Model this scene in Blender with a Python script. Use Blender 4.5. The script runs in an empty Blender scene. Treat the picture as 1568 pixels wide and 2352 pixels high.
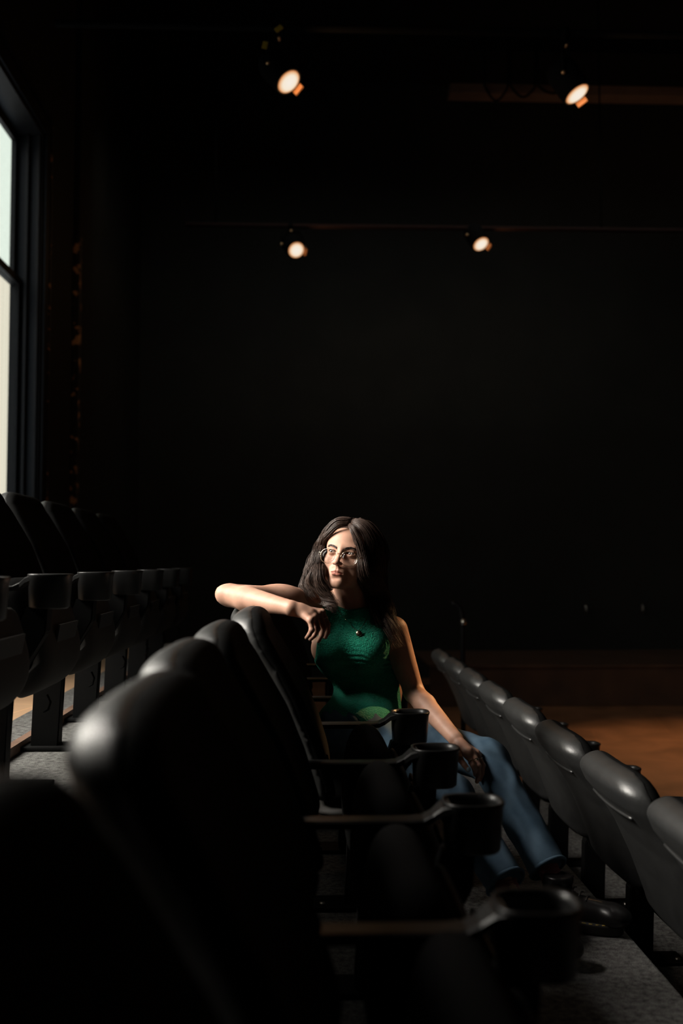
import bpy, bmesh, math, random
import numpy as np
from mathutils import Vector, Matrix, Euler
random.seed(7)
rng = np.random.default_rng(7)
sc = bpy.context.scene
COL = sc.collection
pi = math.pi

# ------------------------------------------------------------------ camera
F = 2287.0
EYE = Vector((0.0, 0.0, 0.98))
cd = bpy.data.cameras.new('camera')
cam = bpy.data.objects.new('camera', cd); COL.objects.link(cam)
cam.location = EYE
cam.rotation_euler = Euler((math.radians(90 + 2.93), 0, math.radians(-2.10)), 'XYZ')
cd.sensor_fit = 'VERTICAL'; cd.sensor_height = 36.0; cd.sensor_width = 24.0
cd.lens = F / 2352 * 36
cd.clip_start = 0.05
cd.dof.use_dof = True
cd.dof.focus_distance = 3.10
cd.dof.aperture_fstop = 2.2
sc.camera = cam
CM = cam.rotation_euler.to_matrix()

def U(px, py, Y):
    """point at row-depth Y (metres) seen at pixel px, py of the 1568x2352 frame"""
    d = CM @ Vector(((px - 784) / F, -(py - 1176) / F, -1))
    return EYE + d * (Y / d.y)

# ------------------------------------------------------------------ world, light, exposure
w = bpy.data.worlds.new('world'); sc.world = w; w.use_nodes = True
w.node_tree.nodes['Background'].inputs[0].default_value = (0.75, 0.85, 1.0, 1)
w.node_tree.nodes['Background'].inputs[1].default_value = 1.0
sc.view_settings.view_transform = 'Standard'
sc.view_settings.look = 'None'
sc.view_settings.exposure = 0.0
sc.view_settings.gamma = 1.0
sc.cycles.use_denoising = True
sc.cycles.max_bounces = 6
sc.cycles.sample_clamp_indirect = 3.0

def area(name, loc, target, sx, sy, power, color, spread=180):
    l = bpy.data.lights.new(name, 'AREA'); l.shape = 'RECTANGLE'; l.size = sx; l.size_y = sy
    l.energy = power; l.color = color; l.spread = math.radians(spread)
    o = bpy.data.objects.new(name, l); COL.objects.link(o); o.location = loc
    o.rotation_euler = (Vector(target) - Vector(loc)).to_track_quat('-Z', 'Y').to_euler()
    return o

# daylight through the tall window beside the camera (outside the glass)
area('daylight', (-2.36, 2.82, 2.42), (0.2, 2.95, 1.35), 1.50, 1.60, 165, (1.0, 0.92, 0.86), 114)
# daylight falling into the far window
area('daylight_far', (-3.6, 5.2, 4.6), (-1.6, 6.6, 1.6), 1.6, 1.6, 9, (1.0, 0.96, 0.90))
# sun on the pale house across the lane (comes over this roof, cannot enter the room)
sl = bpy.data.lights.new('sun', 'SUN'); sl.energy = 4.4; sl.color = (1, 0.93, 0.80); sl.angle = 0.01
so = bpy.data.objects.new('sun', sl); COL.objects.link(so)
so.rotation_euler = Vector((-0.6, 0.10, -0.85)).to_track_quat('-Z', 'Y').to_euler()
# dim fill added to lift the black end wall, no fixture behind it
area('end_wall_fill', (1.5, 9.0, 5.3), (1.5, 12.0, 1.8), 6.0, 0.4, 9, (0.95, 1.0, 0.9), 120)

# ------------------------------------------------------------------ materials
def new_mat(name):
    m = bpy.data.materials.new(name); m.use_nodes = True
    return m, m.node_tree, m.node_tree.nodes['Principled BSDF']

def mat(name, col, rough=0.5, metal=0.0, spec=0.5, var=0.0, vscale=8, bump=0.0, bscale=200, bdist=0.002, coat=0.0, sss=0.0, alpha=1.0, detail=3):
    m, nt, p = new_mat(name)
    p.inputs['Base Color'].default_value = (*col, 1)
    p.inputs['Roughness'].default_value = rough
    p.inputs['Metallic'].default_value = metal
    p.inputs['Specular IOR Level'].default_value = spec
    p.inputs['Coat Weight'].default_value = coat
    tc = nt.nodes.new('ShaderNodeTexCoord')
    if var > 0:
        n = nt.nodes.new('ShaderNodeTexNoise'); n.inputs['Scale'].default_value = vscale; n.inputs['Detail'].default_value = 5
        nt.links.new(tc.outputs['Object'], n.inputs['Vector'])
        r = nt.nodes.new('ShaderNodeValToRGB')
        r.color_ramp.elements[0].position = 0.3; r.color_ramp.elements[1].position = 0.7
        r.color_ramp.elements[0].color = (*[c * (1 - var) for c in col], 1)
        r.color_ramp.elements[1].color = (*[min(1, c * (1 + var)) for c in col], 1)
        nt.links.new(n.outputs['Fac'], r.inputs['Fac']); nt.links.new(r.outputs['Color'], p.inputs['Base Color'])
    if bump > 0:
        n = nt.nodes.new('ShaderNodeTexNoise'); n.inputs['Scale'].default_value = bscale; n.inputs['Detail'].default_value = detail
        nt.links.new(tc.outputs['Object'], n.inputs['Vector'])
        b = nt.nodes.new('ShaderNodeBump'); b.inputs['Strength'].default_value = bump; b.inputs['Distance'].default_value = bdist
        nt.links.new(n.outputs['Fac'], b.inputs['Height']); nt.links.new(b.outputs['Normal'], p.inputs['Normal'])
    if sss > 0:
        p.inputs['Subsurface Weight'].default_value = sss
        p.inputs['Subsurface Radius'].default_value = (0.012, 0.004, 0.002)
        p.inputs['Subsurface Scale'].default_value = 0.6
    return m

M = {}
M['shell'] = mat('moulded_black_shell', (0.022, 0.022, 0.022), 0.44, spec=1.0, bump=0.25, bscale=260, bdist=0.001, var=0.2, vscale=20)
M['pad'] = mat('black_seat_fabric', (0.0045, 0.0045, 0.0045), 0.9, spec=0.06, bump=0.4, bscale=500, bdist=0.001)
M['pan'] = mat('grey_seat_pan', (0.035, 0.033, 0.031), 0.7, spec=0.2, bump=0.2, bscale=400, bdist=0.001)
M['plastic'] = mat('black_arm_plastic', (0.008, 0.008, 0.008), 0.38, spec=0.32, bump=0.1, bscale=300, bdist=0.0006)
M['post'] = mat('black_painted_steel', (0.0035, 0.0035, 0.0035), 0.6, spec=0.12)
M['label'] = mat('dark_label', (0.01, 0.009, 0.009), 0.5)
M['steel'] = mat('worn_steel', (0.35, 0.33, 0.30), 0.35, metal=1.0, var=0.3, vscale=60)
M['blackwall'] = mat('black_wall_paint', (0.018, 0.018, 0.016), 0.75, spec=0.2, var=0.15, vscale=2, bump=0.2, bscale=60)
M['blackwood'] = mat('black_window_paint', (0.010, 0.0095, 0.0095), 0.5, spec=0.22, var=0.2, vscale=15, bump=0.15, bscale=50)
M['riser'] = mat('brown_plank_edge', (0.16, 0.09, 0.06), 0.6, var=0.3, vscale=12)
M['ceil'] = mat('black_ceiling_paint', (0.012, 0.012, 0.011), 0.9, spec=0.1)

def carpet_mat():
    m, nt, p = new_mat('grey_carpet')
    tc = nt.nodes.new('ShaderNodeTexCoord')
    n = nt.nodes.new('ShaderNodeTexNoise'); n.inputs['Scale'].default_value = 330; n.inputs['Detail'].default_value = 4
    n2 = nt.nodes.new('ShaderNodeTexNoise'); n2.inputs['Scale'].default_value = 60; n2.inputs['Detail'].default_value = 5
    nt.links.new(tc.outputs['Object'], n.inputs['Vector']); nt.links.new(tc.outputs['Object'], n2.inputs['Vector'])
    mx = nt.nodes.new('ShaderNodeMath'); mx.operation = 'MULTIPLY'
    nt.links.new(n.outputs['Fac'], mx.inputs[0]); nt.links.new(n2.outputs['Fac'], mx.inputs[1])
    r = nt.nodes.new('ShaderNodeValToRGB')
    r.color_ramp.elements[0].position = 0.14; r.color_ramp.elements[1].position = 0.38
    r.color_ramp.elements[0].color = (0.055, 0.054, 0.052, 1); r.color_ramp.elements[1].color = (0.23, 0.225, 0.215, 1)
    nt.links.new(mx.outputs[0], r.inputs['Fac']); nt.links.new(r.outputs['Color'], p.inputs['Base Color'])
    p.inputs['Roughness'].default_value = 0.95; p.inputs['Specular IOR Level'].default_value = 0.1
    b = nt.nodes.new('ShaderNodeBump'); b.inputs['Strength'].default_value = 0.8; b.inputs['Distance'].default_value = 0.004
    nt.links.new(n.outputs['Fac'], b.inputs['Height']); nt.links.new(b.outputs['Normal'], p.inputs['Normal'])
    return m
M['carpet'] = carpet_mat()

def wood_mat(name, c1, c2, rough, plank=0.12, gloss=0.5):
    m, nt, p = new_mat(name)
    tc = nt.nodes.new('ShaderNodeTexCoord')
    mp = nt.nodes.new('ShaderNodeMapping'); mp.inputs['Scale'].default_value = (1.5, 1.5, 1.5)
    nt.links.new(tc.outputs['Object'], mp.inputs['Vector'])
    n = nt.nodes.new('ShaderNodeTexNoise'); n.inputs['Scale'].default_value = 1.6; n.inputs['Detail'].default_value = 6
    n.inputs['Distortion'].default_value = 0.6
    nt.links.new(mp.outputs[0], n.inputs['Vector'])
    r = nt.nodes.new('ShaderNodeValToRGB'); r.color_ramp.elements[0].position = 0.35; r.color_ramp.elements[1].position = 0.68
    r.color_ramp.elements[0].color = (*c1, 1); r.color_ramp.elements[1].color = (*c2, 1)
    nt.links.new(n.outputs['Fac'], r.inputs['Fac'])
    br = nt.nodes.new('ShaderNodeTexBrick'); br.inputs['Scale'].default_value = 1.0
    br.inputs['Mortar Size'].default_value = 0.004; br.inputs['Brick Width'].default_value = 1.22; br.inputs['Row Height'].default_value = 1.22
    br.inputs['Color1'].default_value = (1, 1, 1, 1); br.inputs['Color2'].default_value = (0.86, 0.86, 0.86, 1); br.inputs['Mortar'].default_value = (1.25, 1.2, 1.1, 1)
    mp2 = nt.nodes.new('ShaderNodeMapping'); mp2.inputs['Rotation'].default_value = (0, 0, math.radians(12))
    nt.links.new(tc.outputs['Object'], mp2.inputs['Vector']); nt.links.new(mp2.outputs[0], br.inputs['Vector'])
    mul = nt.nodes.new('ShaderNodeMix'); mul.data_type = 'RGBA'; mul.blend_type = 'MULTIPLY'; mul.inputs['Factor'].default_value = 1
    nt.links.new(r.outputs['Color'], mul.inputs[6]); nt.links.new(br.outputs['Color'], mul.inputs[7])
    nt.links.new(mul.outputs[2], p.inputs['Base Color'])
    p.inputs['Roughness'].default_value = rough; p.inputs['Specular IOR Level'].default_value = gloss
    return m
M['stage'] = wood_mat('scuffed_stage_board', (0.13, 0.058, 0.027), (0.22, 0.10, 0.05), 0.6, gloss=0.25)
M['tanwood'] = wood_mat('bare_tan_wood', (0.50, 0.30, 0.17), (0.62, 0.40, 0.24), 0.6)

def peel_mat():
    """black paint with flakes gone along the corner, bare tan plaster showing"""
    m, nt, p = new_mat('peeling_black_paint')
    tc = nt.nodes.new('ShaderNodeTexCoord')
    n = nt.nodes.new('ShaderNodeTexNoise'); n.inputs['Scale'].default_value = 11; n.inputs['Detail'].default_value = 6; n.inputs['Roughness'].default_value = 0.6
    nt.links.new(tc.outputs['Object'], n.inputs['Vector'])
    r = nt.nodes.new('ShaderNodeValToRGB'); r.color_ramp.interpolation = 'CONSTANT'
    r.color_ramp.elements[0].color = (0.014, 0.013, 0.012, 1); r.color_ramp.elements[1].position = 0.585
    r.color_ramp.elements[1].color = (0.60, 0.34, 0.17, 1)
    nt.links.new(n.outputs['Fac'], r.inputs['Fac']); nt.links.new(r.outputs['Color'], p.inputs['Base Color'])
    p.inputs['Roughness'].default_value = 0.6
    return m
M['peel'] = peel_mat()

def emit(name, c, s):
    m = bpy.data.materials.new(name); m.use_nodes = True; nt = m.node_tree; nt.nodes.clear()
    o = nt.nodes.new('ShaderNodeOutputMaterial'); e = nt.nodes.new('ShaderNodeEmission')
    e.inputs[0].default_value = (*c, 1); e.inputs[1].default_value = s
    nt.links.new(e.outputs[0], o.inputs[0]); return m

# ------------------------------------------------------------------ mesh helpers
def link(name, me, m, parent=None, smooth=True):
    o = bpy.data.objects.new(name, me); COL.objects.link(o)
    if m: me.materials.append(m)
    if parent: o.parent = parent
    if smooth:
        me.polygons.foreach_set('use_smooth', [True] * len(me.polygons))
    return o

def from_data(name, vs, fs, m, parent=None, smooth=True):
    me = bpy.data.meshes.new(name)
    me.from_pydata([tuple(v) for v in vs], [], fs); me.update()
    return link(name, me, m, parent, smooth)

def obj(name, bm, m, parent=None, smooth=False):
    bmesh.ops.recalc_face_normals(bm, faces=bm.faces)
    me = bpy.data.meshes.new(name); bm.to_mesh(me); bm.free()
    return link(name, me, m, parent, smooth)

def add_box(bm, x0, x1, y0, y1, z0, z1, bev=0.0):
    r = bmesh.ops.create_cube(bm, size=1.0)
    for v in r['verts']:
        v.co = Vector(((v.co.x + .5) * (x1 - x0) + x0, (v.co.y + .5) * (y1 - y0) + y0, (v.co.z + .5) * (z1 - z0) + z0))
    if bev > 0:
        es = list({e for v in r['verts'] for e in v.link_edges})
        bmesh.ops.bevel(bm, geom=es, offset=bev, segments=2, affect='EDGES', profile=0.7)
    return r

def box(name, x0, x1, y0, y1, z0, z1, m, parent=None, bev=0.0):
    bm = bmesh.new(); add_box(bm, x0, x1, y0, y1, z0, z1, bev)
    return obj(name, bm, m, parent)

def tag(o, label=None, cat=None, group=None, kind=None):
    if label: o['label'] = label
    if cat: o['category'] = cat
    if group: o['group'] = group
    if kind: o['kind'] = kind
    return o

def empty(name, loc=(0, 0, 0), rz=0):
    o = bpy.data.objects.new(name, None); COL.objects.link(o); o.location = loc; o.rotation_euler = (0, 0, rz)
    o.empty_display_size = 0.05
    return o

def struct(o): o['kind'] = 'structure'; return o

def loft(rings, closed_ends=True):
    """rings: list of equally long point lists -> verts, faces"""
    n = len(rings[0]); vs = [tuple(p) for r in rings for p in r]; fs = []
    for i in range(len(rings) - 1):
        for j in range(n):
            k = (j + 1) % n
            fs.append((i * n + j, i * n + k, (i + 1) * n + k, (i + 1) * n + j))
    if closed_ends:
        fs.append(tuple(range(n))[::-1]); b = (len(rings) - 1) * n
        fs.append(tuple(b + j for j in range(n)))
    return vs, fs

def tube(pts, r, seg=8, closed=False, radii=None):
    pts = [Vector(p) for p in pts]; rings = []
    prev = None
    for i, p in enumerate(pts):
        if closed: t = pts[(i + 1) % len(pts)] - pts[i - 1]
        else: t = pts[min(i + 1, len(pts) - 1)] - pts[max(i - 1, 0)]
        t.normalize()
        if prev is None:
            a = Vector((0, 0, 1)) if abs(t.z) < 0.9 else Vector((1, 0, 0))
            nn = t.cross(a).normalized()
        else:
            nn = (prev - t * prev.dot(t)).normalized()
        prev = nn; b = t.cross(nn)
        rr = radii[i] if radii is not None else r
        rings.append([p + nn * (rr * math.cos(2 * pi * j / seg)) + b * (rr * math.sin(2 * pi * j / seg)) for j in range(seg)])
    if closed: rings.append(rings[0])
    return loft(rings, not closed)

def merge(lst):
    V = []; Fs = []
    for vs, fs in lst:
        o = len(V); V += list(vs); Fs += [tuple(i + o for i in f) for f in fs]
    return V, Fs

def disc_lathe(profile, seg=32):
    """profile: (radius, axial) pairs, axis = local -Z direction handled by the caller"""
    rings = [[(r * math.cos(2 * pi * j / seg), r * math.sin(2 * pi * j / seg), z) for j in range(seg)] for r, z in profile]
    return loft(rings)

# ------------------------------------------------------------------ the room
XW = -2.0      # inner face of the left wall
H = 6.9
ZL, ZM, ZR = 0.40, 0.0, -0.40      # three tiers of the seating, the last is also the stage floor
struct(box('floor', 0.86, 7.2, -3.2, 12.2, ZR - 0.1, ZR, M['stage']))
# carpeted tiers
MPL = -0.115   # edge of the upper tier
def tier(name, x0, x1, y0, y1, z0, z1, label):
    t = box(name, x0, x1, y0, y1, z0, z1, M['carpet'], bev=0.006)
    return struct(t)
tier('floor_platform', MPL, 0.855, -3.0, 6.55, ZR, ZM, '')
tier('floor_platform_upper', -0.885, MPL, -3.0, 6.9, ZR, ZL, '')
struct(box('trim_1', -0.90, -0.872, -3.0, 6.9, ZL - .05, ZL + 0.030, M['riser']))
struct(box('floor_aisle', -1.02, -0.90, -3.0, 6.9, ZR, ZL + 0.030, M['carpet']))
struct(box('floor_boards', XW, -1.02, -3.0, 6.9, ZR, ZL + 0.028, M['tanwood']))
struct(box('floor_back', XW, 0.86, 6.9, 12.2, ZR - .1, ZR, M['stage']))
struct(box('floor_row', 0.8552, 1.95, -3.0, 6.3, ZR, ZR + 0.004, M['carpet']))
struct(box('ceiling', XW - .3, 7.2, -3.2, 12.2, H, H + .15, M['ceil']))
struct(box('wall_back', XW - .3, 7.2, 12.0, 12.2, ZR, H, M['blackwall']))
struct(box('wall_front', XW - .3, 7.2, -3.2, -3.0, ZR, H, M['blackwall']))
struct(box('wall_right', 7.0, 7.2, -3.2, 12.2, ZR, H, M['blackwall']))
# left wall with two tall openings, in strips
WB, WT = 1.30, 4.26
wins = [(2.10, 3.90), (5.75, 7.55)]
bm = bmesh.new()
ys = [-3.2] + [v for a in wins for v in a] + [12.2]
for i in range(0, len(ys), 2):
    add_box(bm, XW - .24, XW, ys[i], ys[i + 1], ZR, H)
for a, b in wins:
    add_box(bm, XW - .24, XW, a, b, ZR, WB); add_box(bm, XW - .24, XW, a, b, WT, H)
struct(obj('wall_left', bm, M['blackwall']))

def window(n, y0, y1):
    r = struct(empty('window_%d' % n, (XW, (y0 + y1) / 2, WB)))
    def part(name, boxes, m, par=r, bev=0.004):
        bm = bmesh.new()
        for b in boxes: add_box(bm, *b, bev)
        o = obj(name, bm, m); o.parent = par; o.matrix_parent_inverse = Matrix.Translation((-XW, -(y0 + y1) / 2, -WB)); return o
    # architrave standing proud of the wall
    part('casing', [(XW, XW + .022, y1, y1 + .11, WB - .05, WT + .12), (XW, XW + .022, y0 - .11, y0, WB - .05, WT + .12),
                    (XW, XW + .022, y0, y1, WT, WT + .12), (XW, XW + .045, y0 - .13, y1 + .13, WT + .12, WT + .16),
                    (XW, XW + .05, y0 - .13, y1 + .13, WB - .05, WB)], M['blackwood'])
    part('casing_edge', [(XW, XW + .034, y1 + .11, y1 + .135, WB - .05, WT + .12)], M['peel'])
    part('jamb', [(XW - .235, XW - .0, y1 - .03, y1, WB, WT), (XW - .235, XW, y0, y0 + .03, WB, WT), (XW - .235, XW, y0 + .03, y1 - .03, WT - .03, WT),
                  (XW - .035, XW - .015, y1 - .06, y1 - .03, WB, WT), (XW - .115, XW - .095, y1 - .075, y1 - .03, WB, WT),
                  (XW - .235, XW, y0 + .03, y1 - .03, WB, WB + .03)], M['blackwood'])
    zm = 3.10
    def sash(nm, x, z0, z1, mullion):
        a, b = y0 + .03, y1 - .03; s = .06
        fr = part(nm, [(x - .018, x + .018, a, a + s, z0, z1), (x - .018, x + .018, b - s, b, z0, z1), (x - .018, x + .018, a + s, b - s, z0, z0 + s), (x - .018, x + .018, a + s, b - s, z1 - s, z1)], M['blackwood'])
        bm = bmesh.new(); add_box(bm, x - .003, x + .003, a + s, b - s, z0 + s, z1 - s)
        g = obj('pane', bm, M['glass']); g.parent = fr 
        return fr
    sash('sash', XW - .205, zm - .03, WT - .03, True)
    sash('sash', XW - .165, WB + .03, zm + .03, True)
    return r

def glass_mat():
    m = bpy.data.materials.new('window_glass'); m.use_nodes = True; nt = m.node_tree; nt.nodes.clear()
    o = nt.nodes.new('ShaderNodeOutputMaterial'); t = nt.nodes.new('ShaderNodeBsdfTransparent'); g = nt.nodes.new('ShaderNodeBsdfGlossy')
    g.inputs['Roughness'].default_value = 0.02; t.inputs[0].default_value = (0.93, 0.95, 0.93, 1)
    mx = nt.nodes.new('ShaderNodeMixShader'); mx.inputs[0].default_value = 0.06
    nt.links.new(t.outputs[0], mx.inputs[1]); nt.links.new(g.outputs[0], mx.inputs[2]); nt.links.new(mx.outputs[0], o.inputs[0]); return m
M['glass'] = glass_mat()
window(1, *wins[1]); window(2, *wins[0])
# wall corner pier with flaked paint beyond the window
pier = struct(box('wall_pier', XW, XW + .05, 8.55, 9.1, ZR, H, M['blackwall'], bev=0.01))
struct(box('trim_2', XW, XW + .058, 8.53, 8.62, ZL, 3.8, M['peel'], bev=0.006))

# pale clapboard house across the lane
def siding_mat():
    m, nt, p = new_mat('cream_siding')
    tc = nt.nodes.new('ShaderNodeTexCoord'); wv = nt.nodes.new('ShaderNodeTexWave'); wv.bands_direction = 'Y'
    wv.inputs['Scale'].default_value = 1.1; wv.inputs['Distortion'].default_value = 0.3
    nt.links.new(tc.outputs['Object'], wv.inputs['Vector'])
    r = nt.nodes.new('ShaderNodeValToRGB'); r.color_ramp.elements[0].color = (0.50, 0.42, 0.32, 1); r.color_ramp.elements[1].color = (0.72, 0.64, 0.52, 1)
    r.color_ramp.elements[0].position = 0.05; r.color_ramp.elements[1].position = 0.35
    nt.links.new(wv.outputs['Fac'], r.inputs['Fac']); nt.links.new(r.outputs['Color'], p.inputs['Base Color']); p.inputs['Roughness'].default_value = 0.8
    return m
M['siding'] = siding_mat()
M['palewall'] = mat('pale_gable', (0.66, 0.70, 0.62), 0.8, var=0.05)
hs = tag(empty('neighbouring_house', (-6.5, 16, -1)), 'pale cream house wall seen through the tall window glass', 'building')
def sub(name, *a, m, par):
    o = box(name, *a, m); o.parent = par; o.matrix_parent_inverse = Matrix.Translation(-par.location); return o
sub('wall', -6.9, -6.5, 2, 40, -1, 7.2, m=M['siding'], par=hs)
sub('upper_wall', -6.88, -6.52, 2, 40, 7.2, 16, m=M['palewall'], par=hs)
# ------------------------------------------------------------------ smooth solids from distance fields
A3 = lambda v: np.array([v[0], v[1], v[2]], dtype=np.float64)
def f_cone(P, a, b, ra, rb):
    a, b = A3(a), A3(b); d = b - a; L2 = float(d @ d) + 1e-12
    t = np.clip(((P - a) @ d) / L2, 0, 1)
    q = P - a - t[:, None] * d
    return np.sqrt((q * q).sum(1)) - (ra + (rb - ra) * t)
def f_ell(P, c, r, R=None):
    q = P - A3(c)
    if R is not None: q = q @ R          # columns of R are the local axes
    r = np.array(r, dtype=np.float64)
    k0 = np.sqrt(((q / r) ** 2).sum(1)) + 1e-9; k1 = np.sqrt(((q / (r * r)) ** 2).sum(1)) + 1e-9
    return k0 * (k0 - 1) / k1
def smin(a, b, k):
    h = np.clip(0.5 + 0.5 * (b - a) / k, 0, 1)
    return b + (a - b) * h - k * h * (1 - h)
def smax(a, b, k): return -smin(-a, -b, k)

def surface_net(field, lo, hi, h):
    lo = np.array(lo, float); n = np.ceil((np.array(hi, float) - lo) / h).astype(int) + 1
    g = [lo[i] + h * np.arange(n[i]) for i in range(3)]
    X, Y, Z = np.meshgrid(*g, indexing='ij')
    P = np.stack([X.ravel(), Y.ravel(), Z.ravel()], 1)
    V = np.empty(len(P))
    for s in range(0, len(P), 400000): V[s:s + 400000] = field(P[s:s + 400000])
    V = V.reshape(n)
    S = V < 0
    cn = n - 1
    acc = np.zeros(tuple(cn) + (3,)); cnt = np.zeros(tuple(cn))
    for ax in range(3):
        o1, o2 = [i for i in range(3) if i != ax]
        for da in (0, 1):
            for db in (0, 1):
                sl0 = [None] * 3; sl0[ax] = slice(0, cn[ax]); sl0[o1] = slice(da, da + cn[o1]); sl0[o2] = slice(db, db + cn[o2])
                sl1 = list(sl0); sl1[ax] = slice(1, cn[ax] + 1)
                v0, v1 = V[tuple(sl0)], V[tuple(sl1)]
                c = (v0 < 0) != (v1 < 0)
                t = np.where(c, v0 / np.where(c, v0 - v1, 1), 0)
                acc[..., ax] += np.where(c, t, 0); acc[..., o1] += np.where(c, da, 0); acc[..., o2] += np.where(c, db, 0); cnt += c
    m = cnt > 0
    idx = -np.ones(tuple(cn), int); idx[m] = np.arange(m.sum())
    base = np.stack(np.nonzero(m), 1)
    verts = lo + h * (base + acc[m] / cnt[m][:, None])
    faces = []
    for ax in range(3):
        o1, o2 = [(1, 2), (2, 0), (0, 1)][ax]
        sl0 = [slice(None)] * 3; sl1 = [slice(None)] * 3
        sl0[ax] = slice(0, cn[ax]); sl1[ax] = slice(1, cn[ax] + 1)
        for o in (o1, o2): sl0[o] = slice(1, cn[o]); sl1[o] = slice(1, cn[o])
        s0, s1 = S[tuple(sl0)], S[tuple(sl1)]
        e = np.stack(np.nonzero(s0 != s1), 1)
        fl = s0[tuple(e.T)]
        e[:, o1] += 1; e[:, o2] += 1
        def at(d1, d2):
            q = e.copy(); q[:, o1] -= d1; q[:, o2] -= d2; return idx[tuple(q.T)]
        q = np.stack([at(1, 1), at(0, 1), at(0, 0), at(1, 0)], 1)
        q = np.where(fl[:, None], q, q[:, ::-1])
        faces.append(q)
    return verts, np.concatenate(faces)

def net_mesh(name, parts, m, parent, attrs=None):
    V = np.concatenate([p[0] for p in parts]); Fs = []; o = 0
    for v, f in parts: Fs.append(f + o); o += len(v)
    Fq = np.concatenate(Fs)
    me = bpy.data.meshes.new(name)
    me.vertices.add(len(V)); me.vertices.foreach_set('co', V.astype(np.float32).ravel())
    me.loops.add(len(Fq) * 4); me.loops.foreach_set('vertex_index', Fq.astype(np.int32).ravel())
    me.polygons.add(len(Fq)); me.polygons.foreach_set('loop_start', (np.arange(len(Fq)) * 4).astype(np.int32))
    try: me.polygons.foreach_set('loop_total', np.full(len(Fq), 4, np.int32))
    except Exception: pass
    me.update(calc_edges=True); me.validate()
    for k, fn in (attrs or {}).items():
        a = me.attributes.new(k, 'FLOAT', 'POINT'); a.data.foreach_set('value', fn(V).astype(np.float32))
    return link(name, me, m, parent)

def clip_faces(v, f, keep):
    c = v[f].mean(1); f = f[keep(c)]
    u, inv = np.unique(f, return_inverse=True)
    return v[u], inv.reshape(f.shape)

# ------------------------------------------------------------------ theatre seats
def lerp_tab(tab, z, c):
    for i in range(len(tab) - 1):
        if z <= tab[i + 1][0]:
            a, b = tab[i], tab[i + 1]; t = (z - a[0]) / (b[0] - a[0]); t = max(0, min(1, t))
            return a[c] + (b[c] - a[c]) * t
    return tab[-1][c]

REAR = [(.36, -.020), (.45, -.045), (.55, -.080), (.65, -.125), (.72, -.170), (.77, -.212), (.81, -.232), (.90, -.238)]
FRNT = [(.36, .040), (.45, .022), (.55, -.010), (.65, -.052), (.75, -.108), (.80, -.135), (.90, -.150)]
MIDL = [(.36, .015), (.45, -.004), (.55, -.038), (.65, -.080), (.72, -.118), (.77, -.152), (.81, -.168), (.90, -.174)]
DISH = .018
def xrear(z): return lerp_tab(REAR, z, 1)
def _ip(tab, z): return np.interp(z, [q[0] for q in tab], [q[1] for q in tab])
def f_back(P):
    x = P[:, 0] - DISH * (P[:, 1] / .27) ** 2; z = P[:, 2]
    hw = .274 - .012 * np.clip((.62 - z) / .2, 0, 1) - .046 * np.clip((z - .62) / .23, 0, 1) ** 2
    rear = (_ip(REAR, z) - x) * .85; front = (x - _ip(FRNT, z)) * .9; end = np.abs(P[:, 1]) - hw
    top = z - .860 + .10 * np.clip(x + .18, -.05, .2)
    d = smax(rear, end, .085); d = smax(d, top, .075); d = smax(d, front, .030); d = smax(d, .40 - z, .03)
    return d
def f_shell(P):
    x = P[:, 0] - DISH * (P[:, 1] / .27) ** 2; s = (x - _ip(MIDL, P[:, 2])) * .9
    return smax(f_back(P), s, .010)
def f_pad(P):
    x = P[:, 0] - DISH * (P[:, 1] / .27) ** 2; s = (_ip(MIDL, P[:, 2]) - .010 - x) * .9
    return smax(f_back(P) + .0015, s, .004)
SHELL = surface_net(f_shell, (-.27, -.30, .38), (.08, .30, .90), .0075)
PADM = surface_net(f_pad, (-.27, -.30, .38), (.10, .30, .90), .0075)
def cushion(profile, hw, n=12, rnd=0.035):
    cx = sum(p[0] for p in profile) / len(profile); cz = sum(p[1] for p in profile) / len(profile)
    rings = []
    for i in range(n + 1):
        s = math.sin(pi / 2 * (-1 + 2 * i / n)); e = max(0, 1 - abs(s) ** 8) ** .5
        k = 0.55 + 0.45 * e
        rings.append([(cx + (x - cx) * k, s * hw, cz + (z - cz) * k) for x, z in profile])
    return loft(rings)

def smooth_poly(pts, it=3):
    for _ in range(it):
        q = []
        for i in range(len(pts)):
            a, b = pts[i], pts[(i + 1) % len(pts)]
            q += [(a[0] * .75 + b[0] * .25, a[1] * .75 + b[1] * .25), (a[0] * .25 + b[0] * .75, a[1] * .25 + b[1] * .75)]
        pts = q
    return pts

def disc_lathe2(profile, seg=32):
    rings = [[(r * math.cos(2 * pi * j / seg), r * math.sin(2 * pi * j / seg), z) for j in range(seg)] for r, z in profile]
    return loft(rings, False)

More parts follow.
